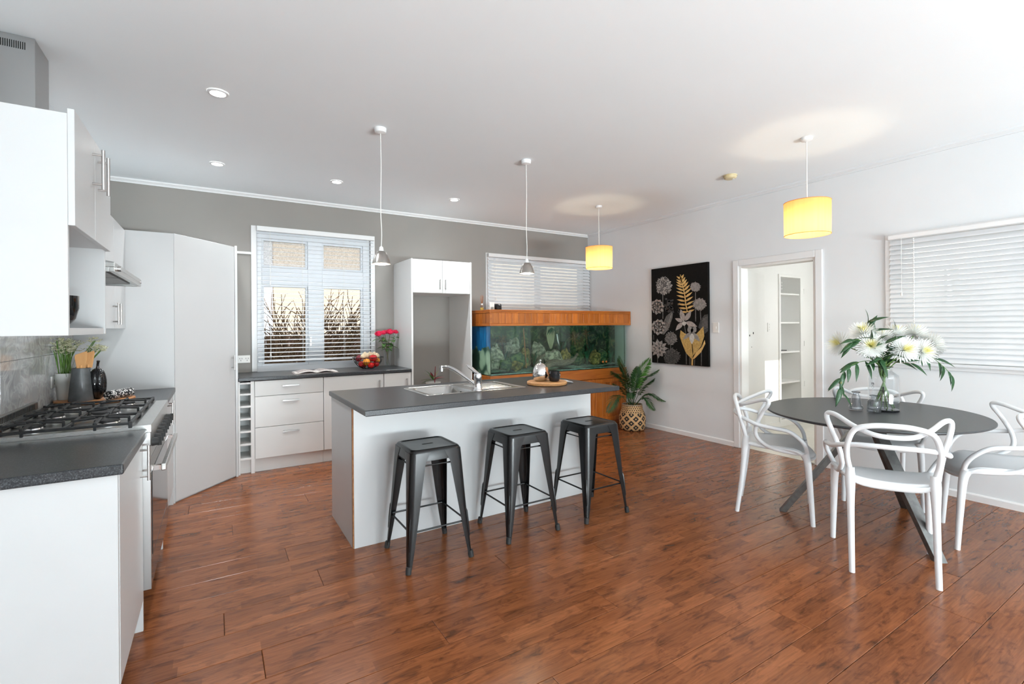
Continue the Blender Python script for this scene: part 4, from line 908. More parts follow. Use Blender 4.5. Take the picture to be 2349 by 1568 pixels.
obj('side_frame', box(HXb - .02, HXb, HF + .021, AB + .02, 1.366, 1.537), 'pine_h', t, bevel=0.003)
nbd = 24; bw_ = (HXb - HXa - .06) / nbd
for j in range(nbd): obj('lining_board', box(HXa + .03 + j * bw_ + .001, HXa + .03 + (j + 1) * bw_ - .001, HF + .006, HF + .017, 1.394, 1.520), 'pine', t, bevel=0.003)
for j in range(9):
    y0 = HF + .022 + j * .086; obj('lining_board', box(HXa + .005, HXa + .016, y0 + .001, y0 + .085, 1.394, 1.520), 'pine', t, bevel=0.003)
t = thing('aquarium', 'long glass fish tank with green planted scene on a pine cabinet', 'aquarium', (-1.16, -0.5, GZ0))
for a in ((AX0 + .010, AX1 - .010, AF + .004, AF + .014), (AX0 + .010, AX1 - .010, AB - .020, AB - .010)): obj('glass_panel', box(a[0], a[1], a[2], a[3], GZ0, GZ1 - .006), 'glass_tank', t)
for a in ((AX0, AX0 + .010), (AX1 - .010, AX1)): obj('glass_panel', box(a[0], a[1], AF + .004, AB - .010, GZ0, GZ1 - .006), 'glass_tank', t)
obj('glass_base', box(AX0 + .011, AX1 - .011, AF + .015, AB - .021, GZ0, GZ0 + .008), 'glass_tank', t)
obj('silicone', MB().box(AX0 + .0105, AX0 + .016, AF + .0145, AF + .019, GZ0, GZ1 - .006).box(AX1 - .016, AX1 - .0105, AF + .0145, AF + .019, GZ0, GZ1 - .006), 'black_rubber', t)
# printed scene behind the glass
m = mat('tank_print', (0.02, 0.06, 0.03), 0.5); ns, L, b = nodes(m)
cc = coords(m, 'Object', (1, 1, 1)); n1 = noise(m, cc, 9, 9, 0.68, 1.6); vo = N(m, 'ShaderNodeTexVoronoi'); vo.inputs['Scale'].default_value = 9; L.new(cc.outputs[0], vo.inputs['Vector'])
r1 = ramp(m, [(0.34, (0.003, 0.012, 0.008)), (0.44, (0.010, 0.085, 0.040)), (0.50, (0.02, 0.05, 0.025)), (0.55, (0.06, 0.20, 0.09)), (0.60, (0.22, 0.24, 0.10)), (0.65, (0.03, 0.04, 0.02)), (0.72, (0.30, 0.22, 0.11)), (0.85, (0.42, 0.42, 0.30))]); L.new(n1.outputs[0], r1.inputs[0])
r2_ = ramp(m, [(0.0, (0.35, 0.35, 0.35)), (0.5, (1, 1, 1))]); L.new(vo.outputs['Distance'], r2_.inputs[0])
L.new(mixc(m, 0.8, r1.outputs[0], r2_.outputs[0], 'MULTIPLY'), b.inputs['Base Color'])
obj('end_print', box(AX1 - .0165, AX1 - .0145, AF + .20, AB - .022, GZ0 + .009, GZ1 - .01), 'tank_print', t)
obj('backdrop', box(AX0 + .03, AX1 - .012, AB - .009, AB - .006, GZ0, GZ1 - .01), 'tank_print', t)
m = mat('reef_print', (0.02, 0.2, 0.5), 0.4); ns, L, b = nodes(m)
tc = N(m, 'ShaderNodeTexCoord'); sx2 = N(m, 'ShaderNodeSeparateXYZ'); L.new(tc.outputs['Object'], sx2.inputs[0])
nz = noise(m, coords(m, 'Object', (1, 14, 2)), 2, 3); rbl = ramp(m, [(0.3, (0.004, 0.12, 0.48)), (0.7, (0.03, 0.33, 0.85))]); L.new(nz.outputs[0], rbl.inputs[0])
vr = N(m, 'ShaderNodeTexVoronoi'); vr.inputs['Scale'].default_value = 7.5; L.new(coords(m, 'Object', (1, 1, 0.8)).outputs[0], vr.inputs['Vector'])
rr = ramp(m, [(0.0, (0.90, 0.94, 0.80)), (0.42, (0.66, 0.74, 0.60)), (0.62, (0.06, 0.13, 0.10))]); L.new(vr.outputs['Distance'], rr.inputs[0])
wv = noise(m, coords(m, 'Object', (1, 1, 0)), 9, 3); ma = N(m, 'ShaderNodeMath', operation='MULTIPLY_ADD'); L.new(wv.outputs[0], ma.inputs[0]); ma.inputs[1].default_value = 0.22; ma.inputs[2].default_value = 0.19
lt = N(m, 'ShaderNodeMath', operation='LESS_THAN'); L.new(sx2.outputs[2], lt.inputs[0]); L.new(ma.outputs[0], lt.inputs[1])
L.new(mixc(m, lt.outputs[0], rbl.outputs[0], rr.outputs[0]), b.inputs['Base Color'])
obj('reef_print', box(AX0 + .0105, AX0 + .013, AF + .02, AB - .022, GZ0 + .009, GZ1 - .01), 'reef_print', t)
noisy('sand_blue', (0.10, 0.22, 0.20), (0.30, 0.42, 0.36), 40, 0.8); noisy('rock_mossy', (0.008, 0.055, 0.028), (0.09, 0.15, 0.06), 30, 0.9, lo=.42, hi=.58, bmp=.8); noisy('rock_pale', (0.12, 0.13, 0.10), (0.42, 0.42, 0.33), 26, 0.9, lo=.4, hi=.6, bmp=.8); noisy('rock_ochre', (0.06, 0.06, 0.012), (0.30, 0.24, 0.07), 26, 0.9, lo=.4, hi=.6, bmp=.8)
noisy('driftwood', (0.09, 0.075, 0.06), (0.24, 0.20, 0.16), 20, 0.8, stretch=(1, 6, 6)); noisy('coral_brown', (0.07, 0.05, 0.03), (0.22, 0.17, 0.09), 30, 0.8); noisy('plant_teal', (0.008, 0.07, 0.035), (0.03, 0.17, 0.09), 20, 0.6); noisy('leaf_pale', (0.34, 0.34, 0.20), (0.48, 0.46, 0.30), 8, 0.6, stretch=(8, 1, 1))
sd = obj('sand_bed', MB().grid(lambda u, v: (AX0 + .02 + u * (AX1 - AX0 - .04), AF + .02 + v * (AB - AF - .05), GZ0 + .035 + .02 * math.sin(u * 23) * math.sin(v * 7 + u * 9)), 60, 12).box(AX0 + .02, AX1 - .02, AF + .02, AB - .03, GZ0 + .009, GZ0 + .018), 'sand_blue', t, smooth=True); sd['kind'] = 'stuff'
rq = random.Random(5)
def rock(x, y, z, rx, ry, rz, mt, nm='rock'):
    p1, p2, p3 = rq.uniform(0, 6), rq.uniform(0, 6), rq.uniform(0, 6)
    fn = lambda a, b_: 1 + .20 * math.sin(2 * a + p1) * math.sin(2 * b_ + p2) + .13 * math.sin(3 * a + p2) * math.sin(b_) + .11 * math.cos(5 * b_ + p3 + a) + .07 * math.sin(7 * a + 4 * b_ + p1) * math.sin(b_)
    if nm == 'rock': lab = None
    return tag(obj('tank_rock', MB().sphere((x, y, z), (rx, ry, rz), 20, 13, fn=lambda a, b_: fn(a, b_) if 0 < b_ < PI else 1), mt, smooth=True), {'rock_mossy': 'green mossy rock standing in the aquarium', 'rock_pale': 'pale grey rock standing in the aquarium', 'rock_ochre': 'yellow-brown rock standing in the aquarium'}[mt], 'rock', 'rocks in the aquarium')
for x, y, rx, rz, mt in ((-2.02, -.62, .10, .16, 'rock_pale'), (-1.93, -.70, .09, .075, 'rock_mossy'), (-1.74, -.66, .12, .11, 'rock_mossy'), (-1.80, -.76, .07, .06, 'rock_ochre'), (-1.52, -.52, .08, .13, 'rock_ochre'), (-1.30, -.5, .10, .17, 'rock_pale'), (-1.13, -.62, .12, .12, 'rock_pale'), (-.93, -.60, .08, .12, 'rock_ochre'), (-.70, -.55, .14, .10, 'rock_mossy'), (-.42, -.62, .08, .10, 'rock_ochre'), (-.25, -.56, .10, .11, 'rock_mossy'), (-1.62, -.36, .11, .20, 'rock_pale'), (-.5, -.36, .12, .16, 'rock_mossy')):
    rock(x, y, GZ0 + .045 + rz * .78, rx, rx * .8, rz, mt)
dwd = spline([(-1.36, -.74, GZ0 + .06), (-1.22, -.72, GZ0 + .10), (-1.05, -.70, GZ0 + .085), (-.90, -.72, GZ0 + .12), (-.80, -.70, GZ0 + .20)], 5)
tag(obj('driftwood', MB().tube(dwd, [.02 + .03 * math.sin(PI * min(1, .2 + i / len(dwd))) for i in range(len(dwd))], 9), 'driftwood', smooth=True), 'pale branch of driftwood lying across the aquarium floor', 'driftwood')
dwd = spline([(-1.45, -.66, GZ0 + .05), (-1.36, -.63, GZ0 + .16), (-1.24, -.60, GZ0 + .22)], 5)
tag(obj('driftwood', MB().tube(dwd, [.03, .03, .028, .028, .025, .025, .02, .02, .018, .018, .012][:len(dwd)], 8), 'driftwood', smooth=True), 'short stub of driftwood leaning upward in the aquarium', 'driftwood')
def wfern(x, y, n, h, mt, lab):
    p = thing('water_plant', lab, 'plant', (x, y, GZ0 + .05), group='plants in the aquarium')
    for i in range(n):
        a = rq.uniform(0, 2 * PI); l = h * rq.uniform(.6, 1); le = .25 * l
        pts = spline([(x, y, GZ0 + .045), (x + le * .4 * math.cos(a), y + le * .3 * math.sin(a), GZ0 + .05 + l * .6), (x + le * math.cos(a), y + le * .6 * math.sin(a), GZ0 + .05 + l)], 4)
        obj('blade', MB().tube(pts, [.004 + .010 * math.sin(PI * min(1, (k + 1) / (len(pts) + 1))) for k in range(len(pts))], 5, squash=.25), mt, p, smooth=True)
for x, y, n, h in ((-1.86, -.56, 18, .22), (-1.45, -.62, 16, .20), (-.86, -.44, 20, .34), (-.60, -.66, 22, .20), (-.34, -.44, 18, .30), (-.20, -.70, 14, .18)): wfern(x, y, n, h, 'plant_teal', {-1.86: 'dark bladed water plant nearest the reef print in the aquarium', -1.45: 'dark bladed water plant beside the driftwood stub', -.86: 'tall dark bladed water plant behind the driftwood branch', -.60: 'low bushy bladed water plant at the aquarium front', -.34: 'tall dark bladed water plant near the end by the wall', -.20: 'small bladed water plant in the aquarium corner by the palm'}[x])
for x, y, z, r_ in ((-.55, -.34, 1.17, .12), (-1.72, -.28, 1.16, .10), (-.30, -.30, 1.24, .09)):
    mb = MB()
    for i in range(26):
        a, c = rq.uniform(0, 2 * PI), rq.uniform(-.6, 1.2); d_ = Vector((math.cos(a) * math.cos(c), math.sin(a) * math.cos(c) * .6, math.sin(c)))
        q = Vector((x, y, z)); mb.tube([q, q + d_ * r_ * .6 + Vector((0, 0, .02)), q + d_ * r_], [.006, .005, .002], 5)
    mb.tube([(x, y, z), (x + .02, y, z - .2), (x, y + .02, GZ0 + .05)], [.012, .014, .02], 6)
    tag(obj('branching_coral', mb, 'coral_brown', smooth=True), 'brown branching coral ornament at the back of the aquarium', 'coral', 'corals in the aquarium')
def leafpoly(L_, W, n=10):
    return [(W * math.sin(PI * (i / n) ** .85), L_ * i / n) for i in range(n + 1)]
bx_, bz_ = -.98, 1.37
pl = thing('hanging_leaf_plant', 'broad pale leaf ornament hanging in the aquarium', 'ornament', (bx_, -.35, 1.05))
obj('broad_leaf', MB().prism([(-.06, .0), (-.075, -.10), (-.055, -.20), (-.02, -.29), (0, -.31), (.02, -.29), (.055, -.2), (.075, -.1), (.06, 0)], lambda a, z, h: (bx_ + a, -.35 + h + .6 * a * a, bz_ - .02 + z), 0, .004), 'leaf_pale', pl)
for a in (-1.0, -.5, .0, .5, 1.0): obj('dark_leaf', MB().tube([(bx_, -.37, 1.34), (bx_ + a * .05, -.38, 1.30), (bx_ + a * .08, -.375, 1.24)], [.004, .018, .002], 6, squash=.25), 'plant_teal', pl, smooth=True)
tag(obj('intake_pipe', MB().tube(spline([(-.93, -.42, 1.25), (-.90, -.42, 1.10), (-.87, -.42, .98)], 4), .009, 8).tube(spline([(-.87, -.42, .98), (-.86, -.43, .90), (-.90, -.45, .84)], 4), .013, 8), ['pvc_white'], smooth=True), 'thin pale filter pipe standing in the aquarium', 'pipe')
tag(obj('heater_tube', MB().cyl((-1.66, -.76, GZ0 + .06), (-1.70, -.76, 1.34), .006, n=8), 'reed_brown', smooth=True), 'slim copper-coloured heater rod standing in the aquarium', 'heater')
# things on the hood
t = thing('reed_diffuser', 'small glass reed diffuser of golden oil on the aquarium hood', 'diffuser', (-2.19, -.60, 1.5565))
obj('bottle', MB().lathe([(.022, 0), (.024, .004), (.024, .045), (.014, .06), (.010, .064)], (-2.19, -.60, 1.5565), 16), 'glass_bottle', t, smooth=True); obj('oil', MB().lathe([(.020, .003), (.021, .032)], (-2.19, -.60, 1.5565), 16), 'gold_oil', t, smooth=True); obj('collar', MB().lathe([(.0125, .062), (.0125, .082)], (-2.19, -.60, 1.5565), 14), 'plastic_white', t, smooth=True)
for a in (-.030, -.018, -.004, .010, .020, .028): obj('reed', MB().cyl((-2.19, -.60, 1.58), (-2.19 + a, -.60 + a * .5, 1.745 - abs(a) * .6), .0019, n=6), 'reed_brown', t)
t = thing('small_timer', 'cream wireless timer with a grey screen standing on the aquarium hood', 'timer', (-2.085, -.66, 1.5565))
obj('case', box(-2.115, -2.055, -.668, -.648, 1.5565, 1.655), 'plastic_white', t, bevel=.003); obj('screen', box(-2.105, -2.065, -.6695, -.668, 1.563, 1.597), noisy('lcd', (.30, .33, .31), (.36, .39, .37), 30, .3).name, t); obj('indicator', MB().cyl((-2.085, -.6695, 1.633), (-2.085, -.668, 1.633), .0025, n=8), 'led_red', t)
t = thing('instant_camera', 'chunky black camera on the aquarium hood', 'camera', (-2.0, -.64, 1.5565))
obj('body', box(-2.045, -1.955, -.65, -.59, 1.5565, 1.637), 'black_rubber', t, bevel=.012, seg=3); obj('lens', MB().tube([(-2.01, -.65, 1.593), (-2.01, -.668, 1.593), (-2.01, -.685, 1.593)], [.036, .036, .028], 20), 'black_metal', t, smooth=True, ang=30); obj('lens_glass', MB().cyl((-2.01, -.685, 1.593), (-2.01, -.6865, 1.593), .022, n=16), 'black_gloss', t); obj('grip', box(-1.962, -1.945, -.655, -.60, 1.562, 1.622), 'black_rubber', t, bevel=.006); obj('strap_lug', MB().tube([(-1.953, -.62, 1.632), (-1.938, -.62, 1.634), (-1.932, -.62, 1.622), (-1.944, -.62, 1.614)], .004, 6), 'black_metal', t, smooth=True)
obj('flash', box(-1.995, -1.97, -.652, -.65, 1.618, 1.631), 'silver_flake', t)

# ------------------------------------------------------------------ palm in a woven basket
PC = Vector((-0.285, -1.185, 0))
m = mat('basket_weave', (0.6, 0.4, 0.2), 0.7); ns, L, b = nodes(m)
tc = N(m, 'ShaderNodeTexCoord'); s3 = N(m, 'ShaderNodeSeparateXYZ'); L.new(tc.outputs['Object'], s3.inputs[0])
def MT(op, a, b_=None, c=None):
    n = N(m, 'ShaderNodeMath', operation=op)
    for i, x in enumerate((a, b_, c)):
        if x is None: continue
        if hasattr(x, 'is_output'): L.new(x, n.inputs[i])
        else: n.inputs[i].default_value = x
    return n.outputs[0]
an = MT('ARCTAN2', s3.outputs[1], s3.outputs[0]); uu = MT('MULTIPLY', an, 9 / (2 * PI)); vv = MT('MULTIPLY', s3.outputs[2], 9.2)
pa = MT('FRACT', MT('ADD', uu, MT('ADD', vv, 20.0))); pb_ = MT('FRACT', MT('ADD', MT('SUBTRACT', uu, vv), 20.0))
da = MT('ABSOLUTE', MT('SUBTRACT', pa, .5)); db = MT('ABSOLUTE', MT('SUBTRACT', pb_, .5)); mx = MT('MAXIMUM', da, db)
blk = MT('MULTIPLY', MT('LESS_THAN', mx, .33), MT('GREATER_THAN', mx, .11))
uc = MT('FRACT', MT('MULTIPLY', an, 30 / (2 * PI))); vc = MT('FRACT', MT('MULTIPLY', s3.outputs[2], 42)); row = MT('FLOOR', MT('MULTIPLY', s3.outputs[2], 42))
uc2 = MT('FRACT', MT('ADD', MT('MULTIPLY', an, 30 / (2 * PI)), MT('MULTIPLY', row, .5)))
chk = MT('MULTIPLY', MT('LESS_THAN', uc2, .42), MT('LESS_THAN', vc, .62)); hi_ = MT('GREATER_THAN', s3.outputs[2], .232)
dark = MT('ADD', MT('MULTIPLY', blk, MT('SUBTRACT', 1.0, hi_)), MT('MULTIPLY', chk, hi_))
nn_ = noise(m, coords(m), 40, 3); rc = ramp(m, [(.3, (.48, .27, .11)), (.7, (.68, .44, .22))]); L.new(nn_.outputs[0], rc.inputs[0])
L.new(mixc(m, dark, rc.outputs[0], (.012, .010, .008)), b.inputs['Base Color'])
wvv = N(m, 'ShaderNodeTexChecker'); wvv.inputs['Scale'].default_value = 90; L.new(tc.outputs['Object'], wvv.inputs['Vector']); bump(m, wvv.outputs[1], .4, .003)
t = thing('woven_basket', 'woven basket planter with black diamond pattern beside the aquarium', 'basket', PC)
obj('basket_body', MB().lathe([(.125, .001), (.150, .012), (.165, .06), (.172, .12), (.168, .19), (.152, .235), (.135, .27), (.128, .33), (.121, .33), (.128, .27), (.14, .2)], (PC.x, PC.y, 0), 48, cap1=False), 'basket_weave', t, smooth=True, ang=60)
obj('basket_rim', MB().tube([(PC.x + .125 * math.cos(a * PI / 16), PC.y + .125 * math.sin(a * PI / 16), .331) for a in range(32)], .006, 6, closed=True), 'rope', t, smooth=True)
obj('potting_soil', MB().lathe([(.118, .26), (.127, .275)], (PC.x, PC.y, 0), 24), 'soil', t)
pt = thing('palm_plant', 'green parlour palm with arching fronds growing in the woven basket', 'plant', (PC.x, PC.y, .276))
rp_ = random.Random(11)
def frond(tip, mid, w_, light=False, n=20, twist=0.0):
    base = Vector((PC.x + rp_.uniform(-.03, .03), PC.y + rp_.uniform(-.03, .03), .272)); pts = spline([base, Vector(mid), Vector(tip)], 12)
    st_ = obj('frond', MB().tube(pts, [.0045 - .0032 * i / len(pts) for i in range(len(pts))], 6), 'leaf_palm', pt, smooth=True)
    mb = MB(); k = len(pts)
    for i in range(n):
        u = .34 + .66 * i / (n - 1); q = min(k - 2, int(u * (k - 1))); p = pts[q].lerp(pts[q + 1], u * (k - 1) - q); d_ = (pts[q + 1] - pts[q]).normalized()
        sd_ = d_.cross(Vector((0, 0, 1)))
        if sd_.length < .1: sd_ = Vector((1, 0, 0))
        sd_.normalize()
        if twist: sd_ = Matrix.Rotation(twist, 3, d_) @ sd_
        upv = sd_.cross(d_)
        ll = w_ * (math.sin(PI * (.18 + .78 * (u - .34) / .66)) * .9 + .12)
        for s_ in (-1, 1):
            dr2 = (d_ * (.55 + .9 * (u - .34)) + sd_ * s_ * .85 - upv * .0 + Vector((0, 0, rp_.uniform(-.32, -.08)))).normalized()
            wv_ = d_ * (.0112); e = p + dr2 * ll + Vector((0, 0, -.12 * ll)); c = p + dr2 * ll * .5
            nrm = dr2.cross(d_).normalized() * .0012
            mb.add([p - wv_ * .3, c - wv_, e, c + wv_, c + nrm * 2], [(0, 1, 4), (1, 2, 4), (2, 3, 4), (3, 0, 4)])
    obj('leaflets', mb, 'leaf_palm_light' if light else 'leaf_palm', st_)
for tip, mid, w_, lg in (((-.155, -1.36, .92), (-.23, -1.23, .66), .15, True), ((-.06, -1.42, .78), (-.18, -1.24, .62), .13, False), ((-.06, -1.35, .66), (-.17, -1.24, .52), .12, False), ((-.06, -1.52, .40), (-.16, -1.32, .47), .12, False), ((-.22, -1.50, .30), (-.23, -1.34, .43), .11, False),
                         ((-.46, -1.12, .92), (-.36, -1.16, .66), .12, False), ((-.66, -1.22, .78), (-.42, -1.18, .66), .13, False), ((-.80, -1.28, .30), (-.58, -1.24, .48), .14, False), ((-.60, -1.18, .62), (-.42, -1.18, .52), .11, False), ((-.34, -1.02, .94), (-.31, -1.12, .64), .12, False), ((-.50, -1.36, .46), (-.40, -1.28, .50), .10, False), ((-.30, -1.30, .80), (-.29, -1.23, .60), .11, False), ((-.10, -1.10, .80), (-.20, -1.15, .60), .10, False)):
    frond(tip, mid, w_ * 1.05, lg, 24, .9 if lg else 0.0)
# ------------------------------------------------------------------ painting on the right wall
pt_ = thing('canvas_painting', 'black canvas painting of grey blooms and golden leaves on the white wall', 'painting', (0.0, -1.725, 0.872))
noisy('canvas_black', (.004, .004, .004), (.007, .0065, .006), 30, .7, spec=.15)
obj('canvas', box(-.036, -.002, -2.152, -1.302, .872, 2.097), 'canvas_black', pt_, bevel=.002)
def UV(x, y):
    u = (x - 118) / 775; yt = 158 - 93 * u; yb = 1440 + 60 * u; v = (y - yt) / (yb - yt)
    return (-1.302 - min(.998, max(.002, u)) * .85, 2.097 - min(.998, max(.002, v)) * 1.225)
for nm, c0, c1 in (('paint_grey_hi', (.42, .40, .38), (.55, .53, .50)), ('paint_grey_mid', (.20, .19, .18), (.30, .28, .27)), ('paint_grey_lo', (.07, .067, .066), (.13, .125, .12)), ('paint_grey_dark', (.025, .025, .026), (.055, .055, .056)), ('paint_gold', (.55, .33, .10), (.70, .46, .18)), ('paint_ochre', (.38, .23, .06), (.54, .35, .12)), ('paint_taupe', (.27, .235, .225), (.42, .375, .355))): noisy(nm, c0, c1, 45, .6)
LAY = [0]
def paint(name, polys, mt):
    LAY[0] += 1; x = -.0362 - LAY[0] * .00008; mb = MB()
    for p in polys:
        q = [UV(*a) for a in p]; mb.prism(q, lambda y, z, h: (h, y, z), x, -.0359)
    return obj(name, mb, mt, pt_)
rr_ = random.Random(2)
def petal(cx, cy, a, l, w_, off=0.0, n=5):
    out = []
    for i in range(n + 1):
        t_ = i / n; out.append((off + l * t_, w_ * math.sin(PI * t_ ** .8)))
    out += [(x, -y) for x, y in reversed(out[1:-1])]
    return [(cx + x * math.cos(a) - y * math.sin(a), cy + x * math.sin(a) + y * math.cos(a)) for x, y in out]
def line(pts, w_): 
    out = []
    for i, (x, y) in enumerate(pts):
        j = min(i + 1, len(pts) - 1); k = max(i - 1, 0); dx, dy = pts[j][0] - pts[k][0], pts[j][1] - pts[k][1]; l = math.hypot(dx, dy) or 1; out.append((x - dy / l * w_, y + dx / l * w_))
    for i in range(len(pts) - 1, -1, -1):
        x, y = pts[i]; j = min(i + 1, len(pts) - 1); k = max(i - 1, 0); dx, dy = pts[j][0] - pts[k][0], pts[j][1] - pts[k][1]; l = math.hypot(dx, dy) or 1; out.append((x + dy / l * w_, y - dx / l * w_))
    return out
for q_ in (line([(290, 480), (288, 840)], 6), line([(738, 470), (738, 880)], 6), line([(798, 720), (805, 930)], 6), line([(398, 1190), (396, 1455)], 5), line([(590, 930), (610, 1060), (612, 1470)], 5), (line([(808, 1180), (806, 1485)], 5)), line([(660, 1360), (660, 1475)], 5), line([(722, 1400), (718, 1480)], 5), line([(205, 1360), (205, 1445)], 5), line([(148, 1060), (148, 1130)], 5), line([(640, 930), (650, 1020)], 4)): paint('painted_stem', [q_], 'paint_grey_lo')
def leafy(pts): return pts
paint('painted_leaf', [[(300, 880), (340, 800), (440, 722), (425, 830), (380, 960), (310, 1050), (285, 1060)]], 'paint_grey_lo')
paint('painted_leaf', [[(770, 960), (800, 860), (850, 790), (895, 782), (895, 1010), (850, 1050)]], 'paint_grey_dark')
paint('leaf_veins', [line([(300 + i * 12, 1030 - i * 27), (372 + i * 7, 985 - i * 30)], 2) for i in range(9)], 'paint_grey_mid')
paint('leaf_veins', [line([(800 + i * 4, 1000 - i * 22), (890, 960 - i * 20)], 2) for i in range(8)], 'paint_grey_mid')
paint('painted_foliage', [petal(370 + rr_.uniform(-45, 50), 640 + rr_.uniform(-100, 110), rr_.uniform(0, 6.3), 40, 14) for i in range(26)] + [petal(560 + rr_.uniform(-60, 170), 690 + rr_.uniform(-70, 90), rr_.uniform(0, 6.3), 40, 12) for i in range(14)], 'paint_grey_dark')
def allium(cx, cy, r, hi, lo, n):
    paint('allium_base', [[(cx + r * .93 * math.cos(i * PI / 12), cy + r * .93 * math.sin(i * PI / 12)) for i in range(24)]], lo)
    P = []
    for i in range(n):
        q = r * math.sqrt(rr_.random()) * .98; a = rr_.uniform(0, 2 * PI); P.append(petal(cx + q * math.cos(a), cy + q * math.sin(a), a + rr_.uniform(-.5, .5), r * .16, r * .045, 0, 3))
    paint('allium_florets', P, hi)
allium(302, 385, 116, 'paint_grey_hi', 'paint_grey_lo', 190); allium(735, 405, 66, 'paint_taupe', 'paint_grey_mid', 120); allium(790, 645, 82, 'paint_taupe', 'paint_grey_mid', 150)
allium(405, 1110, 88, 'paint_grey_mid', 'paint_grey_lo', 140); allium(415, 1360, 112, 'paint_grey_lo', 'paint_grey_dark', 170)
def rosep(cx, cy, r, open_=False):
    P = {'paint_grey_lo': [], 'paint_grey_mid': [], 'paint_taupe': [], 'paint_grey_hi': []}
    names = ['paint_grey_mid', 'paint_taupe', 'paint_grey_lo', 'paint_taupe', 'paint_grey_mid', 'paint_taupe', 'paint_grey_lo']
    for ring, k in enumerate((11, 10, 9, 7, 6, 5)):
        q = r * (1 - ring * .165)
        P_ = []
        for i in range(k):
            a = 2 * PI * i / k + ring * .6 + rr_.uniform(-.1, .1); P_.append(petal(cx, cy, a, q * (.98 if open_ else .92) * rr_.uniform(.92, 1.05), q * (.22 if open_ else .42), 0, 6))
        paint('rose_petals', P_, names[ring % 7])
    paint('rose_heart', [[(cx + 10 + r * .10 * math.cos(i * PI / 5), cy - 5 + r * .13 * math.sin(i * PI / 5)) for i in range(10)]], 'paint_grey_dark')
rosep(205, 670, 122); rosep(222, 950, 125); rosep(225, 1250, 135, True)
fern = []; axis = [(632, 750), (612, 640), (600, 520), (580, 420), (560, 340), (540, 235)]
fern.append(line(axis, 6))
for i in range(11):
    u = i / 10; q = u * 4.4; k = int(q); x = axis[k][0] + (axis[k + 1][0] - axis[k][0]) * (q - k); y = axis[k][1] + (axis[k + 1][1] - axis[k][1]) * (q - k); l = 135 * (1 - .25 * u) * (.75 + .25 * math.sin(PI * u))
    fern.append(petal(x, y, PI + .05 + .55 * u, l, 13)); fern.append(petal(x, y, -.35 - .75 * u, l, 14))
fern.append(petal(560, 345, -PI / 2 - .2, 115, 13))
paint('golden_fern', fern, 'paint_gold')
paint('golden_leaf', [[(540, 1000), (590, 1040), (640, 1065), (690, 1180), (740, 1060), (835, 950), (845, 1080), (805, 1220), (745, 1300), (700, 1350), (690, 1400), (610, 1310), (560, 1180), (530, 1090)]], 'paint_ochre')
paint('golden_leaf', [line([(690, 1490), (694, 1380)], 9), [(690, 1400), (745, 1300), (815, 1230), (850, 1135), (857, 1185), (805, 1300), (720, 1390)]], 'paint_gold')
paint('leaf_slit', [[(688, 1190), (696, 1190), (706, 1290), (698, 1350)]], 'canvas_black')
paint('orchid_petals', [petal(585, 880, -PI / 2 - .25, 175, 34), petal(605, 870, -PI / 2 + .5, 160, 30), petal(570, 880, PI + .4, 115, 26), petal(570, 890, PI - .85, 150, 30), petal(610, 885, .42, 160, 34)], 'paint_taupe')
paint('orchid_petals', [petal(690, 1040, -PI / 2 - .4, 110, 40), petal(690, 1040, -PI / 2 + .5, 105, 36), petal(680, 1030, PI - .75, 150, 26), petal(705, 1035, .95, 150, 28)], 'paint_grey_mid')
paint('orchid_lip', [petal(690, 1040, PI / 2, 150, 34)], 'paint_grey_hi'); paint('orchid_lip', [petal(588, 875, PI / 2, 65, 30)], 'paint_grey_hi')

# ------------------------------------------------------------------ lamps
def downlight(x, y, lab):
    t = thing('recessed_downlight', lab, 'downlight', (x, y, H - .012), group='downlights in the kitchen ceiling')
    obj('trim_ring', MB().loops([[(x + r * math.cos(a * PI / 16), y + r * math.sin(a * PI / 16), z) for a in range(32)] for r, z in ((.056, H - .0005), (.055, H - .006), (.042, H - .009), (.040, H - .004))]), 'trim_white', t, smooth=True)
    obj('lens', MB().lathe([(.041, -.0055), (.041, -.0045)], (x, y, H), 28), 'downlight_glow', t)
    l = bpy.data.lights.new('downlight_beam', 'SPOT'); l.energy = 62; l.spot_size = 2.5; l.spot_blend = 0.9; l.shadow_soft_size = .04; l.color = (.92, .97, 1.0)
    o = bpy.data.objects.new('downlight_beam', l); COL.objects.link(o); o.parent = t; o.location = (0, 0, -.004)
for x, y, lab in ((-4.90, -2.345, 'recessed downlight in the ceiling between cooker and island'), (-4.90, -.905, 'recessed downlight in the ceiling above the angled pantry door'), (-3.92, -.893, 'recessed downlight in the ceiling in front of the bench window'), (-2.67, -.868, 'recessed downlight in the ceiling in front of the fridge surround')): downlight(x, y, lab)
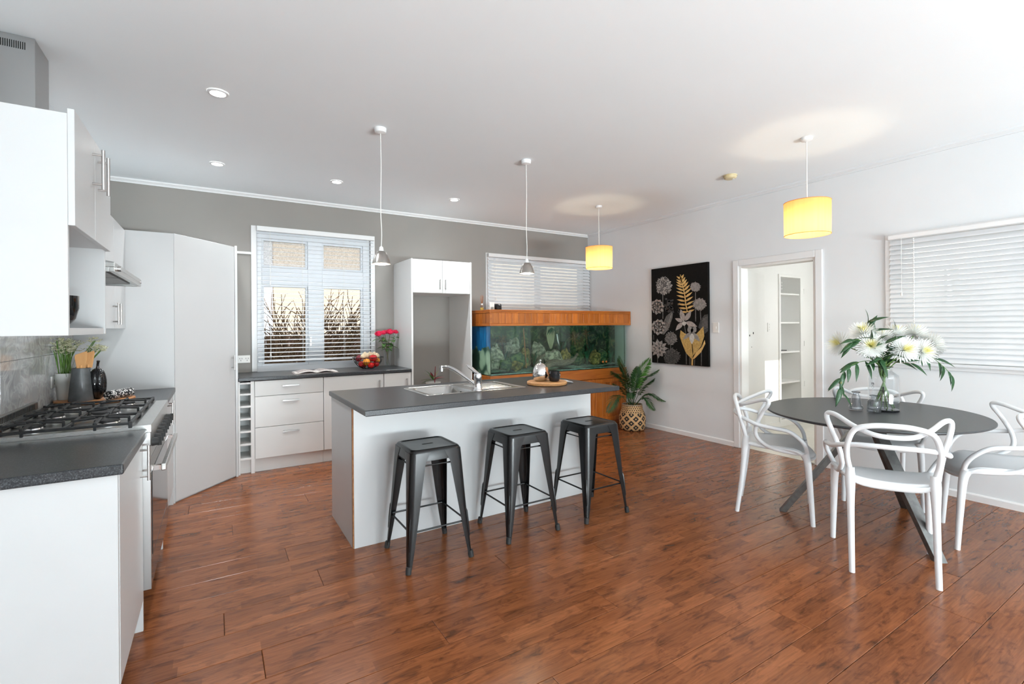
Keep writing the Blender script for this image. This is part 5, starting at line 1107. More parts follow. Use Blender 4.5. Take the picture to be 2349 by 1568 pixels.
def pendant(x, y, lab):
    t = thing('metal_pendant', lab, 'pendant lamp', (x, y, 1.806), group='metal pendants over the island')
    obj('ceiling_rose', MB().lathe([(.042, 0), (.043, -.006), (.039, -.030), (.012, -.038)], (x, y, H - .0005), 24), 'trim_white', t, smooth=True)
    cd = spline([(x, y, H - .036), (x + .003, y, 2.5), (x - .002, y, 2.2), (x + .004, y + .002, 2.03), (x, y, 1.925)], 6)
    obj('flex', MB().tube(cd, .0032, 6), 'lamp_cord', t, smooth=True)
    obj('lampholder', MB().lathe([(.006, .125), (.013, .118), (.016, .10), (.017, .088)], (x, y, 1.806), 16), 'trim_white', t, smooth=True)
    s_ = obj('shade', MB().lathe([(.016, .092), (.030, .088), (.045, .062), (.060, .018), (.064, 0), (.0625, 0), (.058, .018), (.043, .061), (.028, .085)], (x, y, 1.806), 32, cap0=False, cap1=False), 'nickel', t, smooth=True, ang=60)
    obj('bulb', MB().sphere((x, y, 1.832), (.026, .026, .028), 14, 10), 'bulb_warm', t, smooth=True)
    l = bpy.data.lights.new('bulb_light', 'POINT'); l.energy = 7; l.color = (1.0, .86, .66); l.shadow_soft_size = .03
    o = bpy.data.objects.new('bulb_light', l); COL.objects.link(o); o.parent = t; o.location = (0, 0, -.012)
pendant(-3.92, -2.328, 'brushed metal bell pendant over the island, nearer the window blind'); pendant(-2.672, -2.309, 'brushed metal bell pendant over the island, nearer the aquarium')
def drum(x, y, lab):
    t = thing('drum_pendant', lab, 'pendant lamp', (x, y, 2.03), group='yellow drum pendants')
    obj('ceiling_rose', MB().lathe([(.040, 0), (.041, -.006), (.036, -.022), (.008, -.032)], (x, y, H - .0005), 24), 'trim_white', t, smooth=True)
    obj('flex', MB().cyl((x, y, H - .03), (x, y, 2.22), .0035, n=6), 'lamp_cord', t, smooth=True)
    obj('shade', MB().lathe([(.153, 0), (.155, .25)], (x, y, 2.03), 48, cap0=False, cap1=False), 'shade_cloth', t, smooth=True)
    ring = lambda r, z: [(x + r * math.cos(a * PI / 20), y + r * math.sin(a * PI / 20), z) for a in range(40)]
    obj('shade_hem', MB().tube(ring(.153, 2.031), .0022, 6, closed=True), 'shade_cloth', t, smooth=True); obj('shade_hem', MB().tube(ring(.155, 2.279), .0022, 6, closed=True), 'shade_cloth', t, smooth=True)
    obj('spider', MB().cyl((x - .154, y, 2.272), (x + .154, y, 2.272), .002, n=5).cyl((x, y - .154, 2.272), (x, y + .154, 2.272), .002, n=5), 'trim_white', t)
    obj('lampholder', MB().lathe([(.018, 0), (.018, .06), (.01, .07)], (x, y, 2.19), 14), 'trim_white', t, smooth=True)
    obj('bulb', MB().sphere((x, y, 2.155), (.035, .035, .042), 14, 10), 'bulb_warm', t, smooth=True)
    l = bpy.data.lights.new('bulb_light', 'POINT'); l.energy = 6.0; l.color = (1.0, .86, .64); l.shadow_soft_size = .045
    o = bpy.data.objects.new('bulb_light', l); COL.objects.link(o); o.parent = t; o.location = (0, 0, .055)
drum(-1.090, -1.460, 'glowing yellow drum pendant hanging near the aquarium corner'); drum(-1.118, -3.797, 'glowing yellow drum pendant hanging over the dining table')
t = thing('smoke_detector', 'yellowed round smoke detector on the ceiling', 'smoke detector', (-.794, -2.95, H - .035))
obj('base', MB().lathe([(.060, -.001), (.062, -.012)], (-.794, -2.95, H), 32), 'plastic_yellow', t, smooth=True); obj('cover', MB().lathe([(.057, -.012), (.056, -.026), (.045, -.035), (.02, -.037)], (-.794, -2.95, H), 32), 'plastic_yellow', t, smooth=True, ang=30); obj('test_button', MB().lathe([(.010, -.036), (.010, -.040)], (-.775, -2.97, H), 12), 'plastic_white', t)

# ------------------------------------------------------------------ on the left bench
Z = .9025
t = tag(obj('serving_board', MB().prism([(-5.77, -1.60), (-5.775, -1.70), (-5.75, -1.78), (-5.60, -1.90), (-5.46, -1.885), (-5.385, -1.80), (-5.37, -1.70), (-5.40, -1.66), (-5.47, -1.69), (-5.58, -1.62), (-5.70, -1.55)], lambda x, y, h: (x, y, h), Z, Z + .018), 'board_acacia', bevel=.005), 'live-edge wooden board under the vases beside the cooker', 'board')
zb = Z + .0185
t = thing('utensil_pot', 'tapered dark grey glazed pot beside the cooker', 'pot', (-5.625, -1.80, zb))
obj('pot_body', MB().lathe([(.060, 0), (.061, .008), (.043, .20), (.045, .202), (.040, .202), (.038, .19), (.05, .03)], (-5.625, -1.80, zb), 32, cap1=True), 'grey_ceramic', t, smooth=True, ang=50)
obj('pouring_lip', MB().prism([(-.04, .0), (-.054, .012), (-.04, .03)], lambda x, z, h: (-5.625 - x, -1.80 + h, zb + .185 + z * .6), -.012, .012), 'grey_ceramic', t, bevel=.003)
def spatula(x, y, a, lab):
    t = thing('wooden_spatula', lab, 'spatula', (x, y, zb + .05), group='spatulas in the grey pot')
    obj('shaft', MB().cyl((x, y, zb + .04), (x + .012, y + a * .02, zb + .22), .007, n=8), 'spoon_wood', t)
    obj('blade', MB().prism([(-.02, .20), (.02, .20), (.032, .29), (.028, .305), (-.026, .285), (-.03, .27)], lambda p, z, h: (x + .012 + p, y + a * .02 + h, zb + z), -.003, .003), 'spoon_wood', t, bevel=.002)
spatula(-5.63, -1.825, -.4, 'broad wooden spatula at the front of the grey pot'); spatula(-5.605, -1.795, .3, 'wooden spatula behind the broad one in the grey pot')
t = tag(obj('white_pot', MB().lathe([(.045, 0), (.048, .006), (.058, .165), (.052, .165), (.047, .02)], (-5.715, -1.665, zb), 28), 'white_ceramic', smooth=True, ang=50), 'slim ribbed white pot of star flowers against the splashback', 'pot')
rf = random.Random(9)
def star_stem(i):
    x, y = -5.715 + rf.uniform(-.03, .03), -1.665 + rf.uniform(-.03, .03); a = rf.uniform(0, 2 * PI); sp_ = rf.uniform(.01, .15); hgt = rf.uniform(.29, .375)
    if math.cos(a) < -.3: sp_ *= .3
    tip = Vector((x + sp_ * math.cos(a), y + sp_ * math.sin(a), zb + hgt))
    tip.x = max(tip.x, -5.77)
    t = thing('star_flower', 'white star-shaped flower cluster on a green stem in the white pot', 'flower', (x, y, zb + .03), group='star flowers in the white pot')
    pts = spline([(x, y, zb + .025), (x + sp_ * .3 * math.cos(a), y + sp_ * .3 * math.sin(a), zb + hgt * .55), tip], 4)
    obj('stem', MB().tube(pts, [.0028] * len(pts), 5), 'stem_green', t, smooth=True)
    mb = MB()
    for k in range(8):
        q = tip + Vector((rf.uniform(-.026, .026), rf.uniform(-.026, .026), rf.uniform(-.016, .018)))
        for j in range(5):
            b_ = 2 * PI * j / 5 + k; d_ = Vector((math.cos(b_), math.sin(b_), .5)); s_ = Vector((-math.sin(b_), math.cos(b_), 0)) * .0046
            mb.add([q, q + d_ * .010 + s_, q + d_ * .021, q + d_ * .010 - s_], [(0, 1, 2, 3)])
    obj('blossom', mb, 'petal_cream', t)
for i in range(30): star_stem(i)
for i in range(9):
    a = rf.uniform(-1.5, 1.5); x, y = -5.71, -1.665; l = rf.uniform(.18, .30)
    tag(obj('grass_blade', MB().tube(spline([(x, y, zb + .03), (x + .02 * math.cos(a), y + .03 * math.sin(a), zb + l * .6), (x + .07 * math.cos(a), y + .10 * math.sin(a), zb + l)], 4), [.004, .005, .005, .0048, .0045, .004, .003, .002, .001], 5, squash=.3), 'leaf_rose', smooth=True), 'long green leaf blade in the white pot of star flowers', 'leaf', 'leaf blades in the white pot')
def lobed(c, r, h, lobes, amp):
    L = []
    for i in range(15):
        b_ = PI * i / 14; ring = []
        for j in range(40):
            a = 2 * PI * j / 40; q = max(.02, math.sin(b_) ** .75) * r * (1 - amp * (1 - abs(math.cos(a * lobes / 2))) ** 2); ring.append((c[0] + q * math.cos(a), c[1] + q * math.sin(a), c[2] + h * (.5 - .5 * math.cos(b_))))
        L.append(ring)
    return MB().loops(L, True, True)
t = thing('pumpkin_ornament', 'tall glossy black lobed pumpkin ornament beside the grey pot', 'ornament', (-5.552, -1.768, zb))
obj('gourd', lobed((-5.552, -1.768, zb), .046, .195, 6, .16), 'black_gloss', t, smooth=True, ang=70); obj('stalk', MB().tube(spline([(-5.552, -1.768, zb + .185), (-5.550, -1.770, zb + .215), (-5.546, -1.778, zb + .240)], 4), [.013, .010, .008, .007, .007, .007, .007, .008, .009][:9], 8), 'black_gloss', t, smooth=True)
m = mat('towel_print', (.5, .5, .5), .9); ns, L, b = nodes(m); ck = N(m, 'ShaderNodeTexVoronoi'); ck.inputs['Scale'].default_value = 95; L.new(coords(m).outputs[0], ck.inputs['Vector']); rk2 = ramp(m, [(.0, (.72, .70, .68)), (.42, (.70, .68, .66)), (.5, (.02, .02, .022))]); L.new(ck.outputs['Distance'], rk2.inputs[0]); L.new(rk2.outputs[0], b.inputs['Base Color'])
t = thing('rolled_towel', 'rolled black and white patterned tea towel on the wooden board', 'towel', (-5.43, -1.765, zb))
ax0, ax1 = Vector((-5.490, -1.860, zb + .029)), Vector((-5.395, -1.71, zb + .029)); axd = (ax1 - ax0).normalized(); axn = axd.cross(Vector((0, 0, 1)))
sec = [(.009 + .0035 * a / 2.2) for a in range(0)]
spi = []
for i in range(64):
    a = i * .31; r_ = .006 + .00110 * i * .31 * 1.05; spi.append((r_ * math.cos(a), r_ * math.sin(a)))
outp = [(math.cos(2 * PI * i / 28) * .030, math.sin(2 * PI * i / 28) * .027) for i in range(28)]
obj('roll', MB().loops([[p + axn * (x * s_) + Vector((0, 0, y * s_)) for x, y in outp] for p, s_ in ((ax0, .93), (ax0 + axd * .004, 1), (ax1 - axd * .004, 1), (ax1, .93))], True, True), 'towel_print', t, smooth=True, ang=50)
obj('roll_spiral', MB().tube([ax0 - axd * .001 + axn * x + Vector((0, 0, y)) for x, y in spi], .0022, 5), 'towel_print', t, smooth=True)

# ------------------------------------------------------------------ on the back bench
t = thing('open_book', 'open recipe book lying on the bench under the window', 'book', (-4.055, -.44, Z))
def page(s_):
    def fn(u, v): 
        x = u * .20; return (-4.055 + s_ * x, -.565 + v * .25 + .03 * s_ * u * 0, Z + .006 + .022 * math.sin(PI * min(1, u * 1.15)) * (1 - u * .35) * (.9))
    return fn
for s_ in (-1, 1):
    obj('page_block', MB().grid(page(s_), 12, 4), 'paper', t, smooth=True, solid=.010); obj('cover', box(-4.055 + (0 if s_ > 0 else -.21), -4.055 + (.21 if s_ > 0 else 0), -.57, -.31, Z, Z + .003), 'paper_print', t)
    f0 = page(s_); obj('printed_picture', MB().grid(lambda u, v: tuple(Vector(f0(.12 + u * .76, .1 + v * .8)) + Vector((0, 0, .0056))), 10, 3), 'paper_print', t, smooth=True)
BC = Vector((-3.475, -.30, Z))
t = thing('fruit_bowl', 'black wire fruit bowl heaped with fruit on the back bench', 'bowl', BC)
def bw(r, z): return [(BC.x + r * math.cos(a * PI / 18), BC.y + r * math.sin(a * PI / 18), Z + z) for a in range(36)]
prof = [(.06, .003), (.11, .03), (.145, .075), (.165, .125)]
for r, z in prof: obj('wire_ring', MB().tube(bw(r, z), .0026 if z < .12 else .0036, 6, closed=True), 'black_metal', t, smooth=True)
for i in range(14):
    a = 2 * PI * i / 14
    for sg in (-1, 1): obj('wire', MB().tube([(BC.x + r * math.cos(a + sg * z * 1.8), BC.y + r * math.sin(a + sg * z * 1.8), Z + z) for r, z in prof], .0018, 5), 'black_metal', t, smooth=True)
def fruit(name, lab, cat, grp, p, r, mt, fn=None, stalk=None):
    t = thing(name, lab, cat, (p[0], p[1], p[2] - r), group=grp)
    obj('flesh', MB().sphere(p, (r, r, r * .94), 16, 11, fn=fn), mt, t, smooth=True)
    if stalk: obj('stalk', MB().tube([(p[0], p[1], p[2] + r * .75), (p[0] + .003, p[1], p[2] + r * 1.12)], .0022, 5), stalk, t)
    return t
af = lambda a, b_: 1 - .16 * math.exp(-(b_ / .38) ** 2) - .10 * math.exp(-((PI - b_) / .35) ** 2)
cf = lambda a, b_: (1 - .20 * math.exp(-(b_ / .5) ** 2)) * (1 - .07 * (1 - abs(math.cos(a * 2))) * math.sin(b_))
G = 'fruit heaped in the wire bowl'
def bp(x, y, z): return (BC.x + x, BC.y + y, Z + z)
fruit('orange', 'bright orange at the front of the wire fruit bowl', 'orange', G, bp(-.038, -.085, .078), .040, 'orange_peel')
fruit('orange', 'bright orange tucked behind the large red apple in the wire bowl', 'orange', G, bp(.088, -.028, .085), .037, 'orange_peel')
fruit('apple', 'large shiny red apple on top in the wire fruit bowl', 'apple', G, bp(.038, -.075, .118), .044, 'apple_red', af, 'stem_brown')
for x, y, z, lb in ((.005, -.10, .044, 'glossy red capsicum beside the front orange in the bowl'), (.072, -.06, .052, 'glossy red capsicum below the rear orange in the bowl')): fruit('capsicum', lb, 'capsicum', G, bp(x, y, z), .036, 'capsicum_red', cf, 'stem_green')
for x, y, z, lb in ((-.085, -.05, .056, 'red apple under the plums in the wire fruit bowl'), (-.055, -.03, .045, 'red apple behind the front orange in the wire bowl'), (.02, -.02, .042, 'red apple at the bottom middle of the wire bowl')): fruit('apple', lb, 'apple', G, bp(x, y, z), .034, 'apple_red', af, 'stem_brown')
for x, y, z in ((-.108, -.01, .112), (-.085, .03, .125)): fruit('plum', 'dark red plum at the rim of the wire fruit bowl', 'plum', G, bp(x, y, z), .032, 'plum_red')
gf = lambda a, b_: (1 + .30 * math.exp(-(b_ / .35) ** 2)) * (1 - .05 * (1 - abs(math.cos(a * 4))) * math.sin(b_))
for x, y, z in ((-.060, -.020, .132), (-.012, -.012, .140), (.028, .025, .152), (.075, .010, .150), (.100, -.005, .135), (-.02, .05, .15), (.06, .06, .14)): fruit('garlic_bulb', 'papery tan garlic bulb heaped in the wire fruit bowl', 'garlic', G, bp(x, y, z), .030, 'garlic', gf)
# roses
VC = Vector((-3.215, -.17, Z))
t = thing('glass_vase', 'slim flared clear glass vase of pink roses on the back bench', 'vase', VC)
obj('vase_wall', MB().lathe([(.034, .001), (.036, .004), (.036, .05), (.038, .12), (.052, .215), (.0495, .215), (.0355, .12), (.0335, .05), (.033, .016)], VC, 28, cap1=False), 'glass_vase', t, smooth=True, ang=60); obj('vase_base', MB().lathe([(.0335, .0015), (.0335, .015)], VC, 28), 'glass_vase', t, smooth=True)
obj('water', MB().lathe([(.0325, .0165), (.0325, .05), (.034, .09)], VC, 24), 'glass_vase', t, smooth=True)
rz = random.Random(4)
def leaf_mesh(L_, W, fold=.25, droop=.2, n=8):
    mb = MB(); rows = []
    for i in range(n + 1):
        u = i / n; wd = W * math.sin(PI * min(1, u ** .75)) * .5 + .0006; z = -droop * L_ * u * u; rows.append([(-wd, L_ * u, z + fold * wd), (0, L_ * u, z), (wd, L_ * u, z + fold * wd)])
    v = [p for r in rows for p in r]; f = []
    for i in range(n):
        for j in range(2): f.append((i * 3 + j, i * 3 + j + 1, (i + 1) * 3 + j + 1, (i + 1) * 3 + j))
    return mb.add(v, f)
LEAF = {}
def put_leaf(parent, p, d_, upv, L_, W, mt, droop=.25, name='leaf'):
    key = (round(W / L_, 2), mt, droop)
    d_ = Vector(d_).normalized(); upv = Vector(upv); sd_ = d_.cross(upv)
    if sd_.length < 1e-3: sd_ = d_.orthogonal()
    sd_.normalize(); uu_ = sd_.cross(d_)
    M_ = Matrix((sd_, d_, uu_)).transposed().to_4x4(); M_.translation = Vector(p); M_ = M_ @ Matrix.Scale(L_, 4)
    if key not in LEAF:
        o = obj(name, leaf_mesh(1.0, W / L_, droop=droop), mt, None, smooth=True, solid=.004); LEAF[key] = o
    else:
        o = LEAF[key].copy(); COL.objects.link(o)
    o.parent = parent; o.matrix_local = (WM[parent].inverted() @ M_) if parent in WM else M_
    return o
def bloom(mb, c, r, nrm):
    nrm = Vector(nrm).normalized(); a = nrm.orthogonal().normalized(); b_ = nrm.cross(a)
    for ring, (k, rr2, lift, open_) in enumerate(((6, 1.0, -.15, .95), (6, .85, .1, .75), (5, .65, .3, .5), (4, .42, .45, .3), (3, .22, .5, .15))):
        for i in range(k):
            t_ = 2 * PI * i / k + ring * .5; d_ = a * math.cos(t_) + b_ * math.sin(t_); s_ = nrm.cross(d_)
            hgt = r * (.75 + .1 * ring); wd = r * rr2 * .78
            base = Vector(c) - nrm * r * .55
            def fn(u, v, d_=d_, s_=s_, base=base, hgt=hgt, wd=wd, rr2=rr2, open_=open_):
                x = (u * 2 - 1); out = r * rr2 * (.35 + .65 * v ** .7) * (1 - .28 * x * x) + r * .16 * open_ * v ** 3; return base + d_ * out + s_ * (x * wd * math.sin(PI * (.15 + .7 * v)) ) + nrm * (hgt * v * (1 - .12 * x * x) * (1.25 - .25 * open_))
            mb.grid(fn, 4, 4)
for i, (dx, dy, dz, r_) in enumerate(((-.115, -.045, .385, .042), (-.045, .005, .395, .036), (.025, -.02, .405, .045), (.095, -.01, .405, .034), (-.01, .05, .40, .035))):
    hd = VC + Vector((dx, dy, dz)); t = thing('rose', ('wide pink rose leaning out towards the window blind', 'small pink rose tucked between the wide one and the tallest', 'largest pink rose, facing out above the vase neck', 'small pink rose against the white fridge panel', 'pink rose half hidden behind the others in the vase')[i], 'rose', (VC.x, VC.y, Z + .02), group='pink roses in the glass vase')
    b0 = VC + Vector((-dx * .15 + .008 * math.cos(i * 2), .012 * math.sin(i * 2), .02)); pts = spline([b0, VC + Vector((dx * .2, dy * .2, .2)), hd - Vector((0, 0, .03))], 5)
    obj('stem', MB().tube(pts, .003, 6), 'stem_green' if i % 2 else 'stem_brown', t, smooth=True)
    mb = MB(); bloom(mb, hd, r_, (dx * 2, dy * 2 - .25, .8)); obj('bloom', mb, 'rose_pink', t, smooth=True, solid=.001)
    for j in range(5):
        u = .52 + .08 * j; q = pts[min(len(pts) - 1, int(u * len(pts)))]; a = i * 1.3 + j * 2.3
        put_leaf(t, q, (math.cos(a), math.sin(a) - .3, .12 - .1 * j % .3), (0, 0, 1), rz.uniform(.075, .105), rz.uniform(.045, .058), 'leaf_rose', .35)
t = thing('bromeliad', 'small potted plant with red and pale leaves in the fridge recess', 'plant', (-2.70, -.30, 0))
obj('pot', MB().lathe([(.07, 0), (.09, .16), (.084, .16), (.075, .1)], (-2.70, -.30, 0.54), 24), 'white_ceramic', t, smooth=True); obj('stand', MB().lathe([(.12, 0), (.12, .02), (.03, .03), (.03, .50), (.12, .52), (.12, .539)], (-2.70, -.30, 0.0), 24), 'cab_cream', t, smooth=True, ang=30); obj('flower_spike', MB().tube([(-2.68, -.30, .68), (-2.675, -.30, .80), (-2.67, -.30, .885)], [.006, .007, .004], 6), 'plum_red', t, smooth=True)
for a, e, c in ((2.6, .9, 'leaf_pale'), (2.2, 1.1, 'leaf_rose'), (.6, 1.1, 'leaf_pale'), (.2, .5, 'rose_pink'), (-.2, .35, 'plum_red'), (3.0, .35, 'leaf_rose'), (3.3, .15, 'stem_green'), (1.5, .7, 'plum_red'), (4.2, .7, 'leaf_rose'), (5.2, .6, 'leaf_dark')): put_leaf(t, (-2.70, -.30, .72), (math.cos(a) * math.cos(e), math.sin(a) * math.cos(e) * .6, math.sin(e)), (0, 0, 1), .15, .032, c, .35)

# ------------------------------------------------------------------ on the island
IZ = .9005; RB = Vector((-2.705, -2.632, IZ))
tag(obj('round_board', MB().lathe([(.150, 0), (.157, .005), (.158, .02), (.153, .026)], RB, 48), 'board_wood', smooth=True, ang=35), 'round pale wooden board carrying the teapot and mugs on the island', 'board')
bz = IZ + .0265
t = thing('teapot', 'mirror-polished egg-shaped teapot on the round board', 'teapot', (-2.745, -2.60, bz))
obj('egg_body', MB().lathe([(.038, 0), (.052, .012), (.062, .045), (.062, .07), (.053, .105), (.035, .13), (.012, .142)], (-2.745, -2.60, bz), 36), 'mirror_steel', t, smooth=True, ang=80); obj('knob', MB().lathe([(.004, .14), (.004, .15), (.009, .156), (.009, .163), (.003, .169)], (-2.745, -2.60, bz), 14), 'chrome', t, smooth=True); obj('handle_slot', MB().sphere((-2.722, -2.652, bz + .08), (.016, .008, .034), 14, 10), 'reed_brown', t, smooth=True)
for i, (x, y, lb) in enumerate(((-2.672, -2.685, 'glossy black mug at the front of the round board'), (-2.692, -2.552, 'glossy black mug behind the other, beside the teapot'))):
    t = thing('black_mug', lb, 'mug', (x, y, bz)); obj('cup', MB().lathe([(.03, 0), (.038, .006), (.043, .03), (.042, .075), (.043, .082), (.0395, .082), (.039, .05), (.03, .01)], (x, y, bz), 28), 'black_gloss', t, smooth=True, ang=60)
    obj('handle', MB().tube(spline([(x + .038, y + .012, bz + .065), (x + .066, y + .02, bz + .06), (x + .066, y + .02, bz + .03), (x + .038, y + .012, bz + .02)], 5), .005, 7), 'black_gloss', t, smooth=True)
mb = MB()
for k in range(3): mb.tube(spline([(-2.565 + k * .012, -2.60 - .01 * k, IZ + .012), (-2.53 + k * .008, -2.64 - .02 * k, IZ + .02 - .004 * k), (-2.49, -2.665 - .012 * k, IZ + .006)], 5), [.004, .008, .010, .010, .009, .008, .008, .008, .007, .006, .005], 7, squash=.6)
tag(obj('folded_napkin', mb, noisy('napkin', (.35, .37, .40), (.65, .67, .70), 40, .6).name, smooth=True), 'small silvery-grey folded napkin on the island next to the round board', 'napkin')

# ------------------------------------------------------------------ bouquet on the dining table
TZ = .7515; VV = Vector((-.955, -4.215, TZ))
t = thing('glass_jar_vase', 'large clear glass jar vase with black lettering on the dining table', 'vase', VV)
pr_ = [(.080, .004), (.089, .012), (.090, .03), (.090, .225), (.086, .248), (.068, .266), (.051, .276), (.050, .298), (.055, .306)]
obj('jar_wall', MB().lathe(pr_ + [(r - .003, z) for r, z in reversed(pr_[2:])], VV, 40, cap0=False, cap1=False), 'glass_vase', t, smooth=True, ang=60)
obj('jar_base', MB().lathe([(.074, .0), (.088, .003), (.0885, .010), (.084, .0125)], VV, 40), 'black_gloss', t, smooth=True)
obj('smoked_water', MB().lathe([(.0865, .013), (.0868, .075)], VV, 40), 'glass_smoke', t, smooth=True)
obj('jar_lip', MB().tube([(VV.x + .0545 * math.cos(a * PI / 20), VV.y + .0545 * math.sin(a * PI / 20), TZ + .306) for a in range(40)], .002, 6, closed=True), 'black_gloss', t, smooth=True)
# lettering wrapped on the jar, facing the room
va = math.atan2(camo.location.y - VV.y, camo.location.x - VV.x)
def wrap_text(txt, z, size, off=0.0):
    cu = bpy.data.curves.new('lettering', 'FONT'); cu.body = txt; cu.size = size; cu.align_x = 'CENTER'; cu.extrude = .00005
    tmp = bpy.data.objects.new('lettering_tmp', cu); COL.objects.link(tmp); bpy.context.view_layer.update()
    me = bpy.data.meshes.new_from_object(tmp.evaluated_get(bpy.context.evaluated_depsgraph_get())); bpy.data.objects.remove(tmp)
    v = []
    for p in me.vertices:
        a = va + off + p.co.x / .0908; v.append((VV.x + .0908 * math.cos(a), VV.y + .0908 * math.sin(a), TZ + z + p.co.y))
    mb = MB().add(v, [tuple(f.vertices) for f in me.polygons]); bpy.data.meshes.remove(me)
    return obj('lettering', mb, 'black_rubber', t)
for txt, z, sz, of in (('OENOMEL and LIQUEURS', .104, .0135, .05), ('maison fondee', .088, .007, .05), ('- VINS  FINS  DOUX -', .066, .0095, .0), ('produit de la maison', .054, .0065, .0), ('RB', .185, .018, -.72)): wrap_text(txt, z, sz, of)
def onj(a, z): return (VV.x + .0908 * math.cos(a), VV.y + .0908 * math.sin(a), TZ + z)
obj('emblem', MB().tube([onj(va - .02 - .22 + .44 * i / 10, .147) for i in range(11)], .0022, 5).tube([onj(va - .02, .120 + i * .008) for i in range(8)], [.001, .003, .005, .005, .003, .004, .005, .002], 6, squash=.4), 'black_rubber', t)
obj('emblem_ring', MB().tube([onj(va - .72 + .085 * math.cos(i * PI / 8), .188 + .010 * math.sin(i * PI / 8)) for i in range(16)], .0007, 4, closed=True).tube([onj(va - .72 + .075 * math.cos(i * PI / 8), .166 + .009 * math.sin(i * PI / 8)) for i in range(16)], .0007, 4, closed=True), 'black_rubber', t)
# flower positions on a frame facing the camera
def FP(r_, f_, z): return VV + rt * r_ + fw * f_ + Vector((0, 0, z - TZ))
heads = [((-.125, .02, 1.290), (-.3, -.3, .8)), ((-.265, .05, 1.215), (-.9, -.2, .3)), ((-.135, -.06, 1.205), (-.4, -.8, .3)), ((.045, .07, 1.250), (0, .2, .9)), ((.065, -.09, 1.180), (0, -.95, .25)), ((.205, -.07, 1.165), (.25, -.9, .25)), ((.135, .06, 1.280), (.2, 0, 1)), ((.250, .04, 1.278), (.5, 0, .8)), ((.345, .02, 1.205), (.95, -.1, .3)), ((.00, .14, 1.20), (0, .8, .4))]
rm = random.Random(21)
def mum(c, nv, r_):
    out = MB(); inn = MB(); nv = Vector(nv); n3 = (rt * nv.x + fw * nv.y + Vector((0, 0, nv.z))).normalized(); a = n3.orthogonal().normalized(); b_ = n3.cross(a)
    for i in range(240):
        e = math.acos(1 - 1.3 * (i + .5) / 240) ; t_ = i * 2.39996; d_ = (n3 * math.cos(e) + (a * math.cos(t_) + b_ * math.sin(t_)) * math.sin(e)).normalized()
        s_ = d_.cross(n3)
        if s_.length < 1e-3: s_ = a
        s_ = s_.normalized() * .0024; l = r_ * (.55 + .45 * min(1, e / 1.0)) * rm.uniform(.88, 1.1); k_ = n3 * l * .10
        mb = inn if e < .62 else out
        p0 = c + d_ * r_ * .05; p1 = c + d_ * l * .6 - k_ * .2; p2 = c + d_ * l + k_ * .5
        mb.add([p0 - s_ * .5, p0 + s_ * .5, p1 + s_, p1 - s_, p2 + s_ * .5, p2 - s_ * .5], [(0, 1, 2, 3), (3, 2, 4, 5)])
    return out, inn, n3
for i, (q, nv) in enumerate(heads):
    c = FP(*q); t = thing('spider_chrysanthemum', ('highest white chrysanthemum under the upright leaf sprig', 'white chrysanthemum hanging furthest towards the doorway', 'white chrysanthemum behind the dark leaves near the doorway side', 'white chrysanthemum rising behind the two front blooms', 'full white chrysanthemum facing out directly over the jar', 'full white chrysanthemum facing out beside the one over the jar', 'white chrysanthemum tilted up against the blind', 'white chrysanthemum tilted up beside the outermost bloom', 'outermost white chrysanthemum on the side of the blind', 'white chrysanthemum hidden at the back of the bouquet')[i], 'flower', (VV.x, VV.y, TZ + .02), group='white chrysanthemums in the jar')
    a = 2 * PI * i / 10; b0 = VV + Vector((.06 * math.cos(a + 2.6), .06 * math.sin(a + 2.6), .02)); nk = VV + Vector((.025 * math.cos(a), .025 * math.sin(a), .285)); nk2 = nk.lerp(c, .45) + Vector((0, 0, .03))
    o_, i_, n3 = mum(c, nv, .090); pts = spline([b0, VV + Vector((0, 0, .18)) + (b0 - VV) * .1, nk, nk2, c - n3 * .012], 5)
    obj('stem', MB().tube(pts, .0036, 7), 'stem_green', t, smooth=True); hd = obj('petals', o_, 'petal_white', t); obj('flower_centre', i_, 'petal_yellow', hd)
branches = [[(-.03, 0, 1.07), (-.15, -.03, 1.10), (-.28, -.05, 1.06), (-.34, -.05, .97), (-.33, -.06, .87)], [(0, .02, 1.07), (-.06, .03, 1.22), (-.08, .03, 1.33), (-.10, .03, 1.365)], [(.03, 0, 1.07), (.20, .02, 1.15), (.34, .03, 1.13), (.43, .02, 1.06), (.50, .02, .985)], [(-.02, -.02, 1.07), (-.07, -.08, 1.12), (-.12, -.10, 1.10)], [(-.02, 0, 1.07), (-.12, -.04, 1.20), (-.23, -.07, 1.25), (-.28, -.08, 1.22)], [(.02, -.02, 1.07), (.07, -.07, 1.09), (.14, -.09, 1.085)], [(.0, .02, 1.07), (-.03, -.04, 1.17), (-.045, -.06, 1.24)], [(.04, .03, 1.08), (.10, .05, 1.24), (.13, .05, 1.32)]]
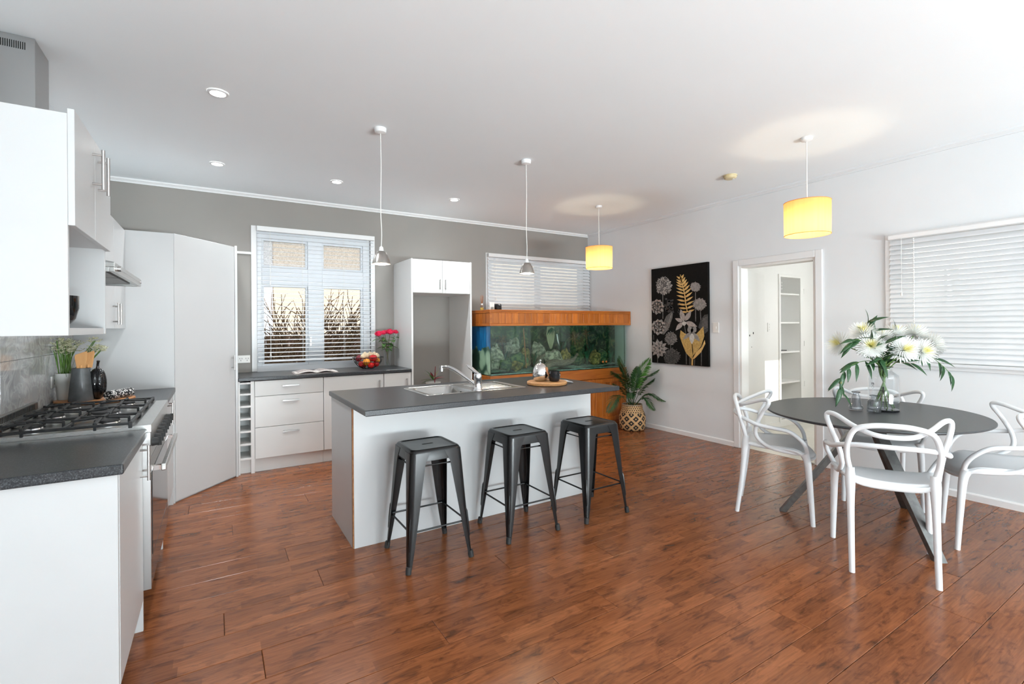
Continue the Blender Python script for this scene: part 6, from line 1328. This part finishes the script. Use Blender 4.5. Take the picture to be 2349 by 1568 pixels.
for bi, B in enumerate(branches):
    t = thing('willow_branch', ('long leafy branch drooping down to the small bottles', 'upright leafy sprig at the top of the bouquet', 'long leafy branch drooping in front of the blind', 'short leafy branch hanging over the jar shoulder', 'leafy branch arching over the chrysanthemums by the doorway', 'single short leafy twig above the jar lip', 'upright dark leafy twig in the middle of the bouquet', 'small leafy twig between the topmost chrysanthemums')[bi], 'branch', (VV.x, VV.y, TZ + .02), group='leafy branches in the jar')
    a = bi * .9; st0 = VV + Vector((.055 * math.cos(a), .055 * math.sin(a), .02)); pts = spline([st0, VV + Vector((.01, 0, .17))] + [FP(*q) for q in B], 6)
    obj('stem', MB().tube(pts, [.0030 - .0016 * i / len(pts) for i in range(len(pts))], 6), 'stem_brown' if bi % 2 else 'stem_green', t, smooth=True)
    k0_ = 13; nl = (15, 8, 11, 8, 12, 3, 8, 3)[bi]
    for j in range(nl):
        u = (j + .6) / nl; q = pts[min(len(pts) - 1, k0_ + int(u * (len(pts) - 1 - k0_)))]; tg = (pts[min(len(pts) - 1, k0_ + int(u * (len(pts) - 1 - k0_)))] - pts[max(0, k0_ + int(u * (len(pts) - 1 - k0_)) - 2)]).normalized()
        side = rt * rm.choice((-1, 1)) * rm.uniform(.2, .9) - fw * rm.uniform(-.1, .5) + Vector((0, 0, rm.uniform(-.7, .2)))
        put_leaf(t, q, tg * .6 + side * .8, Vector((0, 0, 1)) - fw * .8, rm.uniform(.095, .150), rm.uniform(.024, .034), 'leaf_dark', .3)
p = FP(-.335, -.05, .955); 
tag(obj('seed_pod', MB().sphere(p, (.011, .011, .014), 10, 8), 'bulb_olive', smooth=True), 'olive-green round seed pod on the drooping branch', 'seed pod')
for i, (r_, f_, rb, hh, lb) in enumerate(((-.165, .04, .043, .125, 'small clear glass bottle with a heavy round base on the table'), (-.120, -.07, .041, .115, 'small clear faceted glass bottle beside the jar vase'))):
    c = FP(r_, f_, TZ); t = thing('glass_bottle', lb, 'bottle', c)
    if i == 0: pf = [(.040, 0), (.043, .004), (.043, .026), (.032, .034), (.026, .095), (.018, .108), (.019, .118), (.026, .125)]
    else: pf = [(.039, 0), (.041, .004), (.039, .076), (.034, .084), (.020, .092), (.018, .106), (.025, .115)]
    obj('bottle_wall', MB().lathe(pf + [(r - .002, z) for r, z in reversed(pf[1:])], c, 28, cap0=True, cap1=False), 'glass_bottle', t, smooth=True, ang=60); obj('bottle_foot', MB().lathe([(.037, .0045), (.038, .012)], c, 28), 'glass_smoke', t, smooth=True)
    obj('dark_lip', MB().tube([(c.x + pf[-1][0] * math.cos(a * PI / 12), c.y + pf[-1][0] * math.sin(a * PI / 12), c.z + pf[-1][1]) for a in range(24)], .0016, 5, closed=True), 'black_gloss', t, smooth=True)
